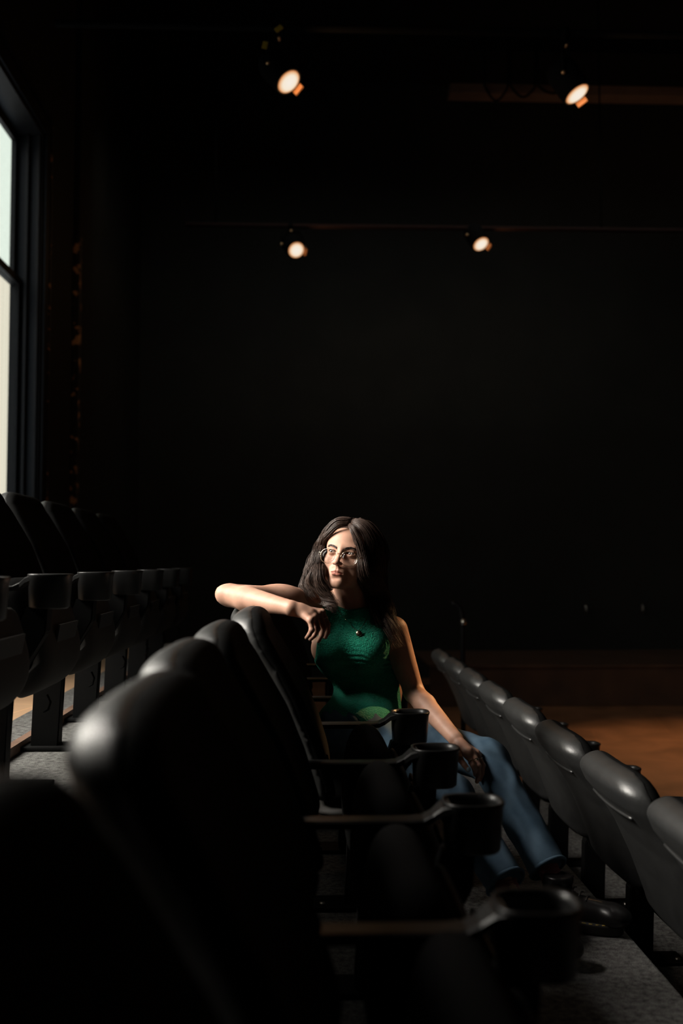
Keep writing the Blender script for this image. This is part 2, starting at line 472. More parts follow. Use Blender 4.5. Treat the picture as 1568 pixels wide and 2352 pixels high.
def make_seat(label, down=False):
    t = empty('theatre_seat'); tag(t, label, 'seat')
    sh = net_mesh('back_shell', [SHELL], M['shell'], t)
    pts = [(xrear(.742) - .001 + DISH * (y / .27) ** 2, y, .742 - .004 * (1 - (y / .17) ** 2)) for y in np.linspace(-.165, .165, 16)]
    v, f = tube(pts, .0045, 6); from_data('pull_ledge', v, f, M['shell'], sh)
    net_mesh('back_pad', [PADM], M['pad'], t)
    if down:
        pr = smooth_poly([(.02, .25), (.40, .27), (.47, .30), (.46, .355), (.38, .375), (.10, .345), (.02, .345)])
        pn = smooth_poly([(.03, .215), (.42, .235), (.44, .27), (.03, .262)])
    else:
        pr = smooth_poly([(.15, .545), (.205, .53), (.245, .43), (.262, .33), (.23, .26), (.16, .24), (.10, .27), (.10, .40), (.115, .50)])
        pn = smooth_poly([(.245, .48), (.268, .42), (.292, .32), (.262, .24), (.19, .205), (.18, .23), (.24, .27), (.25, .34), (.228, .46)])
    v, f = cushion(pr, .214); from_data('seat_cushion', v, f, M['pad'], t)
    v, f = cushion(pn, .205); pan = from_data('seat_pan', v, f, M['pan'], t)
    if not down:
        lb = box('pan_label', -.003, .003, -.11, .11, -.025, .025, M['label'], pan); lb.location = (.283, 0, .385); lb.rotation_euler = (0, math.radians(10), 0)
        v, f = tube([(.27, -.16, .225), (.28, -.162, .205), (.275, -.165, .185), (.262, -.168, .178)], .003, 6); from_data('release_hook', v, f, M['post'], pan)
    # arm standard on the near side
    bm = bmesh.new()
    for y in (-.28,):
        vs = []
        for x, z in [(.115, 0.0), (.20, 0.0), (.205, .24), (.30, .40), (.305, .47), (.25, .47), (.235, .42), (.125, .26)]:
            vs.append([bm.verts.new((x, y - .028, z)), bm.verts.new((x, y + .028, z))])
        n = len(vs)
        for i in range(n):
            a, b = vs[i], vs[(i + 1) % n]; bm.faces.new((a[0], b[0], b[1], a[1]))
        bm.faces.new([q[0] for q in vs]); bm.faces.new([q[1] for q in vs][::-1])
    bmesh.ops.bevel(bm, geom=bm.edges[:], offset=.004, segments=2, affect='EDGES')
    post = obj('leg', bm, M['post'], t)
    bm = bmesh.new(); add_box(bm, .03, .31, -.335, -.225, 0.0, .014, .005); ft = obj('foot_plate', bm, M['post'], post)
    for bx in (.05, .285):
        v, f = disc_lathe([(.0, .022), (.008, .022), (.011, .014)], 10); b = from_data('bolt', [(x + bx, y - .31, z) for x, y, z in v], f, M['steel'], post)
    # arm rest: flat bar stepping up into the cup holder
    path = [(-.02, .520), (.08, .520), (.19, .520), (.213, .522), (.230, .530), (.246, .543), (.262, .549)]
    rings = []
    for i, (x, z) in enumerate(path):
        wdt = .024 if i < 5 else .024 + .008 * (i - 4)
        ring = []
        for a, b in ((-1, -1), (-1, .6), (-.8, 1), (.8, 1), (1, .6), (1, -1)):
            ring.append((x, -.28 + a * wdt, z - .007 + b * .007))
        rings.append(ring)
    v, f = loft(rings); arm = from_data('armrest', v, f, M['plastic'], t, smooth=False)
    def rr(cx, hx, hy, z, n=32):
        out = []
        for i in range(n):
            a = 2 * pi * i / n; c, s = math.cos(a), math.sin(a)
            e = 2 / 2.9
            out.append((cx + hx * abs(c) ** e * (1 if c >= 0 else -1), -.28 + hy * abs(s) ** e * (1 if s >= 0 else -1), z))
        return out
    rings = [rr(.303, .044, .040, .462), rr(.303, .050, .045, .467), rr(.304, .054, .050, .540), rr(.305, .056, .052, .549), rr(.305, .055, .051, .552),
             rr(.305, .049, .045, .551), rr(.305, .047, .043, .540), rr(.304, .042, .038, .475)]
    v, f = loft(rings); from_data('cup_holder', v, f, M['plastic'], arm)
    return t

def copy_tree(o, parent=None):
    c = o.copy(); COL.objects.link(c)
    if parent: c.parent = parent
    for ch in list(o.children): copy_tree(ch, c)
    return c

proto = make_seat('x'); used = [False]
ORD = ['nearest', 'second', 'third', 'fourth', 'fifth', 'sixth', 'seventh', 'eighth', 'ninth']
def place(x, y, z, label, group, tilt=0.0, rz=0.0, src=None):
    if src is not None: o = src
    elif not used[0]: o = proto; used[0] = True
    else: o = copy_tree(proto)
    o.location = (x, y, z); o.rotation_euler = (0, tilt, rz)
    o['label'] = label; o['category'] = 'seat'; o['group'] = group
    return o
P = 0.56
# middle row; the camera hangs over it.
mid = [(.47, -.01), (1.06, .012), (1.50 + .06, -.010), (2.10, 0), (2.62, 0)]
ml = ['black theatre seat in the middle row, right beneath the camera',
      'black folding theatre seat in the middle row, its brown-lit blurred back nearest the camera',
      'black folding theatre seat in the middle row, second from the camera, tipped up',
      'black folding theatre seat in the middle row, just before the one under the forearm',
      'black folding theatre seat in the middle row whose back carries the resting forearm']
for (y, dx), lb in zip(mid, ml):
    s_ = place(dx, y, ZM, lb, 'theatre seats in the middle row', rz=0)
    if y == 2.62:                                   # this back is pulled forward by the arm leaning on it
        for c_ in s_.children:
            if c_.name.startswith('back'): c_.location = (.038, 0, .008)
wseat = make_seat('x', down=True)
place(0, 3.18, ZM, 'black theatre seat with its cushion down, under the sitting woman', 'theatre seats in the middle row', src=wseat)
for i, y in enumerate((3.74, 4.30, 4.86)):
    place(0, y, ZM, 'black folding theatre seat in the middle row, %s one beyond the sitting woman' % ('first', 'second', 'third')[i], 'theatre seats in the middle row')
PL = -.965
for i, nm in enumerate(('the first one before the window seats in view', 'the second one before the window seats in view', 'the third one before the window seats in view')):
    place(PL, 1.78 - P * i, ZL, 'black seat in the upper row, %s' % nm, 'theatre seats in the upper left row')
for i in range(7):
    place(PL, 2.34 + P * i, ZL, 'black folding theatre seat in the upper row under the window, %s from the camera' % (ORD[i] if i else 'the nearest'), 'theatre seats in the upper left row')
for i in range(8):
    place(1.0, 2.10 + .556 * i, ZR, 'black theatre seat in the lower right row seen from behind, %s from the camera' % (ORD[i] if i else 'the nearest'), 'theatre seats in the lower right row')

# ------------------------------------------------------------------ stage lamps on two pipes
M['lens'] = None
def lens_mat():
    m = bpy.data.materials.new('glowing_lens'); m.use_nodes = True; nt = m.node_tree; nt.nodes.clear()
    o = nt.nodes.new('ShaderNodeOutputMaterial'); e = nt.nodes.new('ShaderNodeEmission'); tc = nt.nodes.new('ShaderNodeTexCoord')
    ln = nt.nodes.new('ShaderNodeVectorMath'); ln.operation = 'LENGTH'; nt.links.new(tc.outputs['Object'], ln.inputs[0])
    r = nt.nodes.new('ShaderNodeValToRGB'); mp = nt.nodes.new('ShaderNodeMapRange'); mp.inputs['From Max'].default_value = 0.085
    nt.links.new(ln.outputs['Value'], mp.inputs['Value']); nt.links.new(mp.outputs[0], r.inputs['Fac'])
    els = r.color_ramp.elements; els[0].position = 0.0; els[0].color = (0.92, 0.85, 0.77, 1)
    els[1].position = 0.93; els[1].color = (0.60, 0.17, 0.04, 1)
    e2 = els.new(0.62); e2.color = (0.92, 0.80, 0.64, 1); e3 = els.new(0.82); e3.color = (0.84, 0.50, 0.26, 1)
    nt.links.new(r.outputs['Color'], e.inputs[0]); e.inputs[1].default_value = 1.0
    nt.links.new(e.outputs[0], o.inputs[0]); return m
M['lens'] = lens_mat()
M['housing'] = mat('black_lamp_housing', (0.003, 0.003, 0.003), 0.9, spec=0.05)
M['gold'] = mat('yellow_tape', (0.55, 0.36, 0.02), 0.6)
M['clip'] = mat('dull_bronze_clip', (0.06, 0.025, 0.008), 0.5)
M['brass'] = mat('brass_bolt', (0.7, 0.42, 0.22), 0.3, metal=0.8)

def pipe(name, y, z, x0, x1, r, m, label, cat='pipe'):
    v, f = tube([(x0, 0, 0), (x1, 0, 0)], r, 14); o = from_data(name, v, f, m); o.location = (0, y, z); tag(o, label, cat); return o
M['pipe'] = mat('dark_pipe', (0.016, 0.007, 0.006), 0.8, spec=0.1)
ZP1, ZP2 = 4.42, 4.36
pipe('lighting_pipe', 6.25, ZP1, -1.6, 6.5, .024, M['housing'], 'black lighting pipe carrying the two larger lamps near the ceiling')
pipe('lighting_pipe', 9.85, ZP2, -1.2, 6.5, .024, M['pipe'], 'reddish dark pipe carrying the two small far lamps')
for y, xs in ((6.25, (-1.2, 2.6, 5.6)), (9.85, (-.9, 3.0, 6.0))):
    for x in xs:
        v, f = tube([(x, y, ZP1 if y < 7 else ZP2), (x, y, H)], .008, 6); r_ = from_data('hanging_rod', v, f, M['housing']); 
        tag(r_, 'thin black hanging rod, %s of three on the %s lighting pipe' % (('left one', 'middle one', 'right one')[xs.index(x)], 'nearer' if y < 7 else 'farther'), 'rod')

def stage_lamp(px, py, Y, aim, label, power, pz, cone=46, tape=False, spill=0):
    c = U(px, py, Y)                      # centre of the lens
    t = empty('stage_lamp', c); tag(t, label, 'stage lamp', 'lit stage lamps on the pipes')
    d = (Vector(aim) - c).normalized()
    q = d.to_track_quat('-Z', 'Y')
    R = q.to_matrix().to_4x4()
    def add(name, v, f, m, par, smooth=True, loc=None):
        o = from_data(name, v, f, m, par, smooth); 
        if par is t: o.rotation_euler = q.to_euler()
        return o
    v, f = disc_lathe([(.0, -.016), (.04, -.015), (.065, -.012), (.0785, -.006), (.079, .004), (0, .004)], 40); add('lens', v, f, M['lens'], t)
    v, f = disc_lathe2([(.080, -.006), (.090, -.006), (.095, .01), (.100, .05), (.100, .19), (.085, .23), (.04, .25), (.0, .25), (0, .24), (.075, .22), (.09, .04), (.081, .006)], 32)
    hsg = add('housing', v, f, M['housing'], t)
    # colour frame corner clips
    bm = bmesh.new()
    add_box(bm, -.100, -.088, -.035, .035, -.040, .02)
    o = obj('gel_frame', bm, M['clip'], t); o.rotation_euler = q.to_euler()
    # yoke: a U strap from the housing sides up to the pipe clamp
    pl = Vector((c.x, Y + .05 if Y < 7 else Y + .05, pz)) - c
    pl = Vector((-.06, pl.y, pl.z))
    body = -d * .11
    side = d.cross(Vector((0, 0, 1))).normalized() * .115
    arm_top = body + (pl - body) * .72
    pts = [body - side, body - side + (pl - body) * .45, arm_top - side * .75, arm_top, arm_top + side * .75, body + side + (pl - body) * .45, body + side]
    v, f = tube(pts, .008, 6); yk = from_data('yoke', v, f, M['housing'], t)
    v, f = tube([arm_top, pl], .011, 8); cl = from_data('clamp', v, f, M['housing'], t)
    v, f = tube([pl + Vector((-.02, 0, 0)), pl + Vector((.02, 0, 0))], .038, 12); from_data('clamp_jaw', v, f, M['housing'], cl)
    for k, dx in ((0, side), (1, -side)):
        v, f = tube([body + dx * .98, body + dx * 1.16], .012, 10); from_data('bolt', v, f, M['brass'], yk)
    v, f = tube([arm_top - Vector((0, .03, .0)), arm_top + Vector((0, .0, .0))], .010, 10); from_data('bolt', v, f, M['brass'], yk)
    if tape:
        for (ax, az, ln, an) in ((-.062, .345, .05, 40), (-.15, .235, .045, 80)):
            b = box('tape_flag', -ln / 2, ln / 2, -.002, .002, -.016, .016, M['gold'], cl); b.location = (ax, 0.0, az); b.rotation_euler = (0, -math.radians(an), 0)
    # coiled supply cable
    pts = [body - d * .14]
    for k in range(9):
        s = k / 8; pts.append(body - d * .14 * (1 - s) + (pl - body) * s + Vector((-.05 * math.sin(pi * s), .02, -.05 * math.sin(pi * s))))
    v, f = tube(pts, .005, 6); from_data('cable', v, f, M['housing'], t)
    l = bpy.data.lights.new('lamp_beam', 'SPOT'); l.energy = power; l.color = (1.0, 0.56, 0.24); l.spot_size = math.radians(cone); l.spot_blend = 0.9; l.shadow_soft_size = 0.05
    lo = bpy.data.objects.new('lamp_beam', l); COL.objects.link(lo); lo.parent = t; lo.location = d * .05; lo.rotation_euler = q.to_euler()
    if spill:
        l = bpy.data.lights.new('lamp_spill', 'POINT'); l.energy = spill; l.color = (1.0, 0.55, 0.25); l.shadow_soft_size = 0.03
        lo = bpy.data.objects.new('lamp_spill', l); COL.objects.link(lo); lo.parent = t; lo.location = d * .07
    return t
stage_lamp(662, 187, 6.2, (3.0, 4.2, -.4), 'lit stage lamp with yellow tape on its clamp, upper left of the four', 22, ZP1, cone=38, tape=True, spill=7)
stage_lamp(1324, 215, 6.2, (4.0, 5.0, -.4), 'lit stage lamp in front of the pale duct, upper right of the four', 300, ZP1, spill=6)
stage_lamp(680, 574, 9.8, (2.0, 4.5, -.4), 'small round lit stage lamp, lower left of the four', 8, ZP2, spill=3)
stage_lamp(1104, 560, 9.8, (3.6, 6.8, -.4), 'small lit stage lamp, lower right of the four', 760, ZP2, spill=3)

stage_lamp(2397, 187, 6.2, (.50, 3.2, .73), 'unseen stage lamp added on the nearer pipe over the right side of the stage', 2000, ZP1, cone=4)  # extra lamp out of view, added so its narrow beam warms her arm

# pale duct under the ceiling at the end wall, with cables hanging across it
M['duct'] = mat('dusty_duct', (0.16, 0.095, 0.06), 0.7, var=0.2, vscale=3)
a = U(1031, 206, 10.6)
dk = box('duct', a.x, 6.8, 10.55, 10.75, a.z - .055, a.z + .055, M['duct'], bev=0.01); tag(dk, 'long dusty duct running behind the upper right lamp', 'duct')
area('duct_fill', (4.2, 9.9, 4.45), (4.2, 10.6, 5.3), 4.5, 0.04, 1.2, (1.0, 0.62, 0.36), 100)  # warm fill added to brighten the duct, no lamp hangs there
for k, (x1, x2, dp, lb) in enumerate(((1112, 1165, .16, 'black cable looping across the left end of the duct'), (1172, 1228, .12, 'black cable sagging across the middle of the duct'), (1235, 1300, .08, 'black cable hanging across the duct beside the upper right lamp'))):
    A_, B_ = U(x1, 196, 10.5), U(x2, 200, 10.5)
    pts = [A_.lerp(B_, s) - Vector((0, 0, dp * math.sin(pi * s))) for s in np.linspace(0, 1, 12)]
    pts = [A_ + Vector((0, 0, .65))] + pts + [B_ + Vector((.02, 0, .65))]
    v, f = tube(pts, .012, 6); tag(from_data('cable', v, f, M['housing']), lb, 'cable')

# far end of the hall: wooden bench rail, curved handrail, hooks, aisle step
M['darkwood'] = mat('dark_brown_wood', (0.05, 0.022, 0.010), 0.6, var=0.3, vscale=4)
pf = tag(empty('low_platform', (3.6, 9.6, ZR)), 'low dark brown platform across the far end of the hall', 'platform')
box('deck', -2.4, 3.3, -.03, 1.6, .37, .40, M['darkwood'], pf, bev=.004)
box('front_panel', -2.4, 3.3, 0.0, .02, 0.004, .37, M['darkwood'], pf)
hr = tag(empty('handrail', (0, 0, 0)), 'curved steel handrail at the far end of the aisle', 'handrail')
pts = [U(1035, 1384, 7.2), U(1046, 1388, 7.2), U(1056, 1396, 7.2), U(1060, 1408, 7.2), U(1062, 1440, 7.2)]
g0 = pts[-1].copy(); g0.z = ZR
v, f = tube(pts + [g0], .018, 8); from_data('rail', v, f, M['post'], hr)
v, f = tube([U(1064, 1422, 7.17), U(1064, 1436, 7.17)], .022, 10); from_data('collar', v, f, M['steel'], hr)
stp = tag(box('aisle_step', .60, .86, 6.56, 6.9, ZR, ZR + .36, M['tanwood'], bev=.008), 'bare tan wooden step at the far end of the middle platform', 'step')
for x, lb in ((1343, 'left'), (1473, 'right')):
    c = U(x, 1398, 11.9); v, f = tube([c + Vector((0, 0, .05)), c + Vector((0, -.04, .03)), c + Vector((0, -.05, -.03)), c + Vector((0, -.02, -.06))], .012, 8)
    tag(from_data('wall_hook', v, f, M['steel']), '%s one of two small metal hooks on the black end wall' % lb, 'hook')
# ------------------------------------------------------------------ the woman: one smooth surface grown from a distance field
def skin_mat():
    m, nt, p = new_mat('skin')
    tc = nt.nodes.new('ShaderNodeTexCoord')
    n = nt.nodes.new('ShaderNodeTexNoise'); n.inputs['Scale'].default_value = 22; n.inputs['Detail'].default_value = 6
    nt.links.new(tc.outputs['Object'], n.inputs['Vector'])
    r = nt.nodes.new('ShaderNodeValToRGB'); r.color_ramp.elements[0].position = 0.3; r.color_ramp.elements[1].position = 0.72
    r.color_ramp.elements[0].color = (0.49, 0.265, 0.185, 1); r.color_ramp.elements[1].color = (0.60, 0.345, 0.25, 1)
    nt.links.new(n.outputs['Fac'], r.inputs['Fac'])
    at = nt.nodes.new('ShaderNodeAttribute'); at.attribute_name = 'lip'
    mx = nt.nodes.new('ShaderNodeMix'); mx.data_type = 'RGBA'; mx.inputs[7].default_value = (0.27, 0.075, 0.052, 1)
    nt.links.new(at.outputs['Fac'], mx.inputs['Factor']); nt.links.new(r.outputs['Color'], mx.inputs[6]);
    at2 = nt.nodes.new('ShaderNodeAttribute'); at2.attribute_name = 'dark'
    mx2 = nt.nodes.new('ShaderNodeMix'); mx2.data_type = 'RGBA'; mx2.inputs[7].default_value = (0.035, 0.016, 0.010, 1)
    nt.links.new(at2.outputs['Fac'], mx2.inputs['Factor']); nt.links.new(mx.outputs[2], mx2.inputs[6])
    nt.links.new(mx2.outputs[2], p.inputs['Base Color'])
    p.inputs['Roughness'].default_value = 0.52; p.inputs['Specular IOR Level'].default_value = 0.35
    p.inputs['Subsurface Weight'].default_value = 0.12; p.inputs['Subsurface Radius'].default_value = (0.010, 0.004, 0.002); p.inputs['Subsurface Scale'].default_value = 0.5
    n3 = nt.nodes.new('ShaderNodeTexNoise'); n3.inputs['Scale'].default_value = 700
    nt.links.new(tc.outputs['Object'], n3.inputs['Vector'])
    b = nt.nodes.new('ShaderNodeBump'); b.inputs['Strength'].default_value = 0.12; b.inputs['Distance'].default_value = 0.0006
    nt.links.new(n3.outputs['Fac'], b.inputs['Height']); nt.links.new(b.outputs['Normal'], p.inputs['Normal'])
    return m
M['skin'] = skin_mat()

# ---- head frame
SH = 0.93
HX = 1.07                                      # breadth of the face
yaw, pit, rol = math.radians(20), math.radians(7), math.radians(8)
HR = Matrix.Rotation(-yaw, 3, 'Z') @ Matrix.Rotation(-pit, 3, 'X') @ Matrix.Rotation(rol, 3, 'Y')
# local axes: x = image right (her left), y = away from the viewer, z = up; the face looks to local -y
eyes = U(782, 1269, 3.10)
HO = eyes + HR @ Vector((0, .080 * SH, 0))
HRn = np.array(HR)
def Hl(P): return (P - A3(HO)) @ HRn / (SH * np.array([HX, 1, 1]))           # world -> head, y forward flipped below
def Hw(x, y, z): return HO + HR @ Vector((x * SH * HX, -y * SH, z * SH))   # y here = forward

def f_head(P):
    q = Hl(P); q = q * np.array([1, -1, 1])         # now y = forward
    s = q.copy(); s[:, 0] = np.abs(s[:, 0])
    d = f_ell(q, (0, -.014, .036), (.073, .090, .076))
    d = smin(d, f_ell(q, (0, .030, .025), (.060, .050, .060)), .02)
    d = smin(d, f_ell(q, (0, .022, -.035), (.056, .056, .075)), .02)
    d = smin(d, f_cone(s, (.047, -.005, -.062), (.012, .060, -.104), .018, .015), .022)
    d = smin(d, f_ell(q, (0, .060, -.088), (.026, .024, .026)), .018)
    d = smin(d, f_ell(q, (0, .0705, -.1045), (.0145, .0115, .012)), .013)
    d = smin(d, f_ell(s, (.042, .050, -.030), (.021, .022, .022)), .016)
    d = smin(d, f_cone(s, (.0, .0770, .0190), (.038, .067, .0215), .0070, .007), .018)
    d = smin(d, f_ell(s, (.0385, .040, -.062), (.021, .022, .026)), .016)
    # sockets
    d = smax(d, -f_ell(s, (.0305, .098, -.001), (.021, .022, .0155)), .012)
    # nose
    d = smin(d, f_cone(q, (0, .079, .010), (0, .103, -.0335), .0065, .0085), .010)
    d = smin(d, f_ell(q, (0, .1055, -.036), (.0085, .008, .0075)), .006)
    d = smin(d, f_ell(s, (.0102, .0945, -.0385), (.0066, .0100, .0062)), .005)
    d = smin(d, f_cone(q, (0, .094, -.042), (0, .086, -.052), .0045, .005), .006)
    d = smax(d, -f_ell(s, (.0062, .1000, -.0455), (.0034, .0050, .0034)), .002)
    # mouth
    d = smin(d, f_ell(q, (0, .068, -.066), (.028, .022, .022)), .012)
    d = smax(d, -f_cone(q, (0, .0945, -.050), (0, .0935, -.0575), .0022, .0022), .005)
    d = smin(d, f_cone(s, (.0040, .0880, -.0635), (.0180, .0795, -.0685), .0040, .0018), .004)
    d = smin(d, f_ell(s, (.0048, .0880, -.0750), (.0110, .0064, .0046)), .004)
    d = smax(d, -f_cone(s, (0, .0975, -.0695), (.0190, .0830, -.0700), .0020, .0014), .0022)
    d = smax(d, -f_ell(q, (0, .0875, -.0875), (.013, .0065, .0040)), .008)
    # lids around the eyeball, then the opening
    d = smin(d, f_ell(s, (.0305, .0665, -.0005), (.0150, .0145, .0136)), .005)
    lx, lz = s[:, 0] - .0305, q[:, 2] - .0002
    top = .0056 * np.sqrt(np.clip(1 - (lx / .0138) ** 2, 0, 1)); bot = .0036 * np.sqrt(np.clip(1 - (lx / .0138) ** 2, 0, 1))
    op = np.maximum(np.abs(lx) - .0138, np.maximum(lz - top, -lz - bot))
    op = np.maximum(op, np.maximum(.070 - q[:, 1], q[:, 1] - .10))
    d = smax(d, -op, .0008)
    # upper lid fold
    d = smax(d, -f_cone(s, (.019, .0815, .0085), (.042, .0765, .0080), .0016, .0014), .002)
    # ears
    e = f_ell(s, (.074, -.004, -.004), (.008, .018, .031)); e = smax(e, -f_ell(s, (.082, .002, -.002), (.006, .011, .021)), .004)
    d = smin(d, e, .004)
    return d * SH

# ---- body landmarks (from the photograph, at their row depths)
nb = U(806, 1392, 3.20)                      # base of the neck
shR, elR, wrR = U(728, 1383, 3.20), U(527, 1367, 3.00), U(669, 1397, 2.80)
shL, elL, wrL = U(906, 1447, 3.22), U(950, 1590, 3.20), U(1046, 1697, 2.98)
chest = U(806, 1462, 3.22); belly = U(852, 1580, 3.27); pelv = Vector((.19, 3.18, .43))
hipN, hipF = Vector((.22, 3.11, .43)), Vector((.22, 3.28, .44))
kneeN, ankN = Vector((.41, 2.80, .33)), Vector((.535, 2.56, .13))
kneeF, ankF = Vector((.55, 3.0, .39)), Vector((.69, 2.73, .10))

RT = np.array([[math.cos(.18), -math.sin(.18), 0], [math.sin(.18), math.cos(.18), 0], [0, 0, 1]])
# hands: chains of joints as pixels and depths
def chain(pts): return [U(*p) for p in pts]
handR = dict(w=wrR, palm=[(U(690, 1402, 2.80), .019), (U(712, 1410, 2.795), .018), (U(729, 1411, 2.80), .014)],
    mcp=[(713, 1425, 2.765), (722, 1416, 2.785), (732, 1409, 2.80), (739, 1406, 2.825)],
    f=[chain([(713, 1424, 2.765), (716, 1447, 2.76), (710, 1458, 2.765), (704, 1465, 2.77)]),
       chain([(722, 1416, 2.785), (729, 1444, 2.775), (722, 1459, 2.78), (713, 1468, 2.79)]),
       chain([(732, 1410, 2.80), (743, 1441, 2.795), (738, 1459, 2.80), (731, 1472, 2.81)]),
       chain([(740, 1408, 2.82), (752, 1435, 2.815), (752, 1451, 2.815), (747, 1463, 2.82)]),
       chain([(694, 1412, 2.83), (712, 1432, 2.855), (727, 1446, 2.86), (735, 1455, 2.86)])],
    r=[.0080, .0086, .0090, .0086, .0098])
handL = dict(w=wrL, palm=[(U(1058, 1714, 2.955), .019), (U(1074, 1727, 2.93), .019), (U(1088, 1728, 2.94), .017)],
    mcp=[(1104, 1735, 2.96), (1095, 1729, 2.945), (1086, 1730, 2.93), (1074, 1737, 2.92)],
    f=[chain([(1103, 1735, 2.965), (1114, 1751, 2.955), (1115, 1764, 2.95), (1111, 1775, 2.955)]),
       chain([(1095, 1730, 2.945), (1108, 1758, 2.925), (1107, 1776, 2.925), (1102, 1791, 2.935)]),
       chain([(1086, 1731, 2.93), (1098, 1759, 2.90), (1099, 1779, 2.90), (1095, 1795, 2.91)]),
       chain([(1075, 1736, 2.92), (1086, 1757, 2.895), (1090, 1769, 2.895), (1091, 1779, 2.905)]),
       chain([(1049, 1722, 2.935), (1056, 1743, 2.90), (1066, 1757, 2.885), (1075, 1768, 2.88)])],
    r=[.0078, .0084, .0088, .0086, .0098])

def f_hand(P, Hd):
    w = Hd['w']; pl = Hd['palm']
    d = f_cone(P, w, pl[0][0], .0195, .0185)
    m = [U(*p) for p in Hd['mcp']]
    for i, p in enumerate(m):
        d = smin(d, f_cone(P, pl[0][0].lerp(w, .15), p, .0145, .0095), .010)
    d = smin(d, f_cone(P, m[0], m[3], .0085, .0085), .006)
    d = smin(d, f_cone(P, pl[0][0], pl[1][0], .0165, .0165), .008)
    for i, c in enumerate(Hd['f']):
        r = Hd['r'][i]
        g = f_cone(P, c[0], c[1], r * 1.04, r * .93)
        g = smin(g, f_cone(P, c[1], c[2], r * .95, r * .84), .002)
        g = smin(g, f_cone(P, c[2], c[3], r * .84, r * .70), .002)
        g = smin(g, np.sqrt(((P - A3(c[1])) ** 2).sum(1)) - r * 1.02, .003)
        d = smin(d, g, .007 if i == 4 else .0042)
    return d

def f_torso(P):
    d = f_ell(P, chest + Vector((0, .02, -.005)), (.128, .088, .15), RT)
    d = smin(d, f_ell(P, belly, (.104, .080, .15), RT), .05)
    d = smin(d, f_ell(P, pelv + Vector((-.02, 0, .03)), (.13, .15, .10)), .06)
    # shoulder yoke
    d = smin(d, f_cone(P, nb + Vector((-.03, .015, -.015)), shR + Vector((.03, .0, -.005)), .040, .040), .035)
    d = smin(d, f_cone(P, nb + Vector((.03, .015, -.02)), shL + Vector((-.02, .0, .0)), .040, .040), .035)
    # bust
    for px, r in ((755, .056), (846, .058)):
        d = smin(d, f_ell(P, U(px, 1490, 3.155), (r, r * .80, r * .95)), .045)
    return d
def f_arms(P):
    d = f_cone(P, shR, elR, .043, .034)
    d = smin(d, f_ell(P, shR.lerp(elR, .45) + Vector((0, 0, .002)), (.07, .038, .040)), .03)
    fa = elR.lerp(wrR, .30)
    g = smin(f_cone(P, elR, fa, .033, .0375), f_cone(P, fa, wrR, .0375, .0215), .01)
    d = smin(d, g, .010)
    d = smin(d, f_ell(P, U(508, 1364, 3.0), (.017, .02, .02)), .02)
    e = f_cone(P, shL, elL, .043, .033)
    fb = elL.lerp(wrL, .28)
    g = smin(f_cone(P, elL, fb, .032, .034), f_cone(P, fb, wrL, .034, .0215), .01)
    e = smin(e, g, .012)
    return smin(d, e, .01)
def f_neck(P):
    d = f_cone(P, nb + Vector((.005, .012, -.03)), Hw(0, -.018, -.05), .048, .047)
    # sternomastoid and collar bones
    d = smin(d, f_cone(P, U(792, 1404, 3.150), Hw(-.045, -.015, -.06), .010, .012), .012)
    return d
def f_legs(P, o=0.0):
    d = None
    for hp, kn, an in ((hipN, kneeN, ankN), (hipF, kneeF, ankF)):
        g = f_cone(P, hp, kn, .078 + o, .053 + o)
        cf = kn.lerp(an, .3)
        g = smin(g, smin(f_cone(P, kn, cf, .052 + o, .050 + o), f_cone(P, cf, an, .050 + o, .031 + o), .02), .02)
        d = g if d is None else np.minimum(d, g)
    return d
def f_body(P):
    d = smin(f_torso(P), f_arms(P), .022)
    d = smin(d, f_neck(P), .022)
    d = smin(d, f_head(P), .012)
    d = smin(d, f_hand(P, handR), .008); d = smin(d, f_hand(P, handL), .008)
    d = smin(d, f_legs(P, -.013), .02)
    return d

def f_head_region(P):
    return smin(smin(smin(f_torso(P), f_arms(P), .022), f_neck(P), .022), f_head(P), .012)
def f_handr_region(P): return smin(f_arms(P), f_hand(P, handR), .008)
def f_handl_region(P): return smin(f_arms(P), f_hand(P, handL), .008)

person = empty('person', (.2, 3.18, 0)); tag(person, 'woman in a green sleeveless top and jeans sitting with one arm over the seat back', 'person')
def pparent(o): o.parent = person; o.matrix_parent_inverse = Matrix.Translation((-.2, -3.18, 0)); return o

hb = (np.array([HO.x - .105, HO.y - .125, HO.z - .150]), np.array([HO.x + .105, HO.y + .11, HO.z + .125]))
boxR = (np.array(A3(U(655, 1480, 2.80))) * [1, 0, 1] + [0, 2.71, 0], np.array(A3(U(768, 1370, 2.80))) * [1, 0, 1] + [0, 2.90, 0])
boxL = (np.array(A3(U(1022, 1812, 2.95))) * [1, 0, 1] + [0, 2.83, 0], np.array(A3(U(1135, 1675, 2.95))) * [1, 0, 1] + [0, 3.02, 0])
parts = []
fine = []
for (lo, hi), fn, h in ((hb, f_head_region, .0016), (boxR, f_handr_region, .0018), (boxL, f_handl_region, .0018)):
    parts.append(surface_net(fn, lo, hi, h)); fine.append((lo, hi))
# the coarse grid is laid in blocks so that it stays quick
cv, cf = surface_net(f_body, (-.34, 2.45, .04), (.78, 3.42, 1.22), .0078)
def keep(c):
    k = np.ones(len(c), bool)
    for lo, hi in fine: k &= ~np.all((c > lo + .004) & (c < hi - .004), axis=1)
    return k
parts.append(clip_faces(cv, cf, keep))
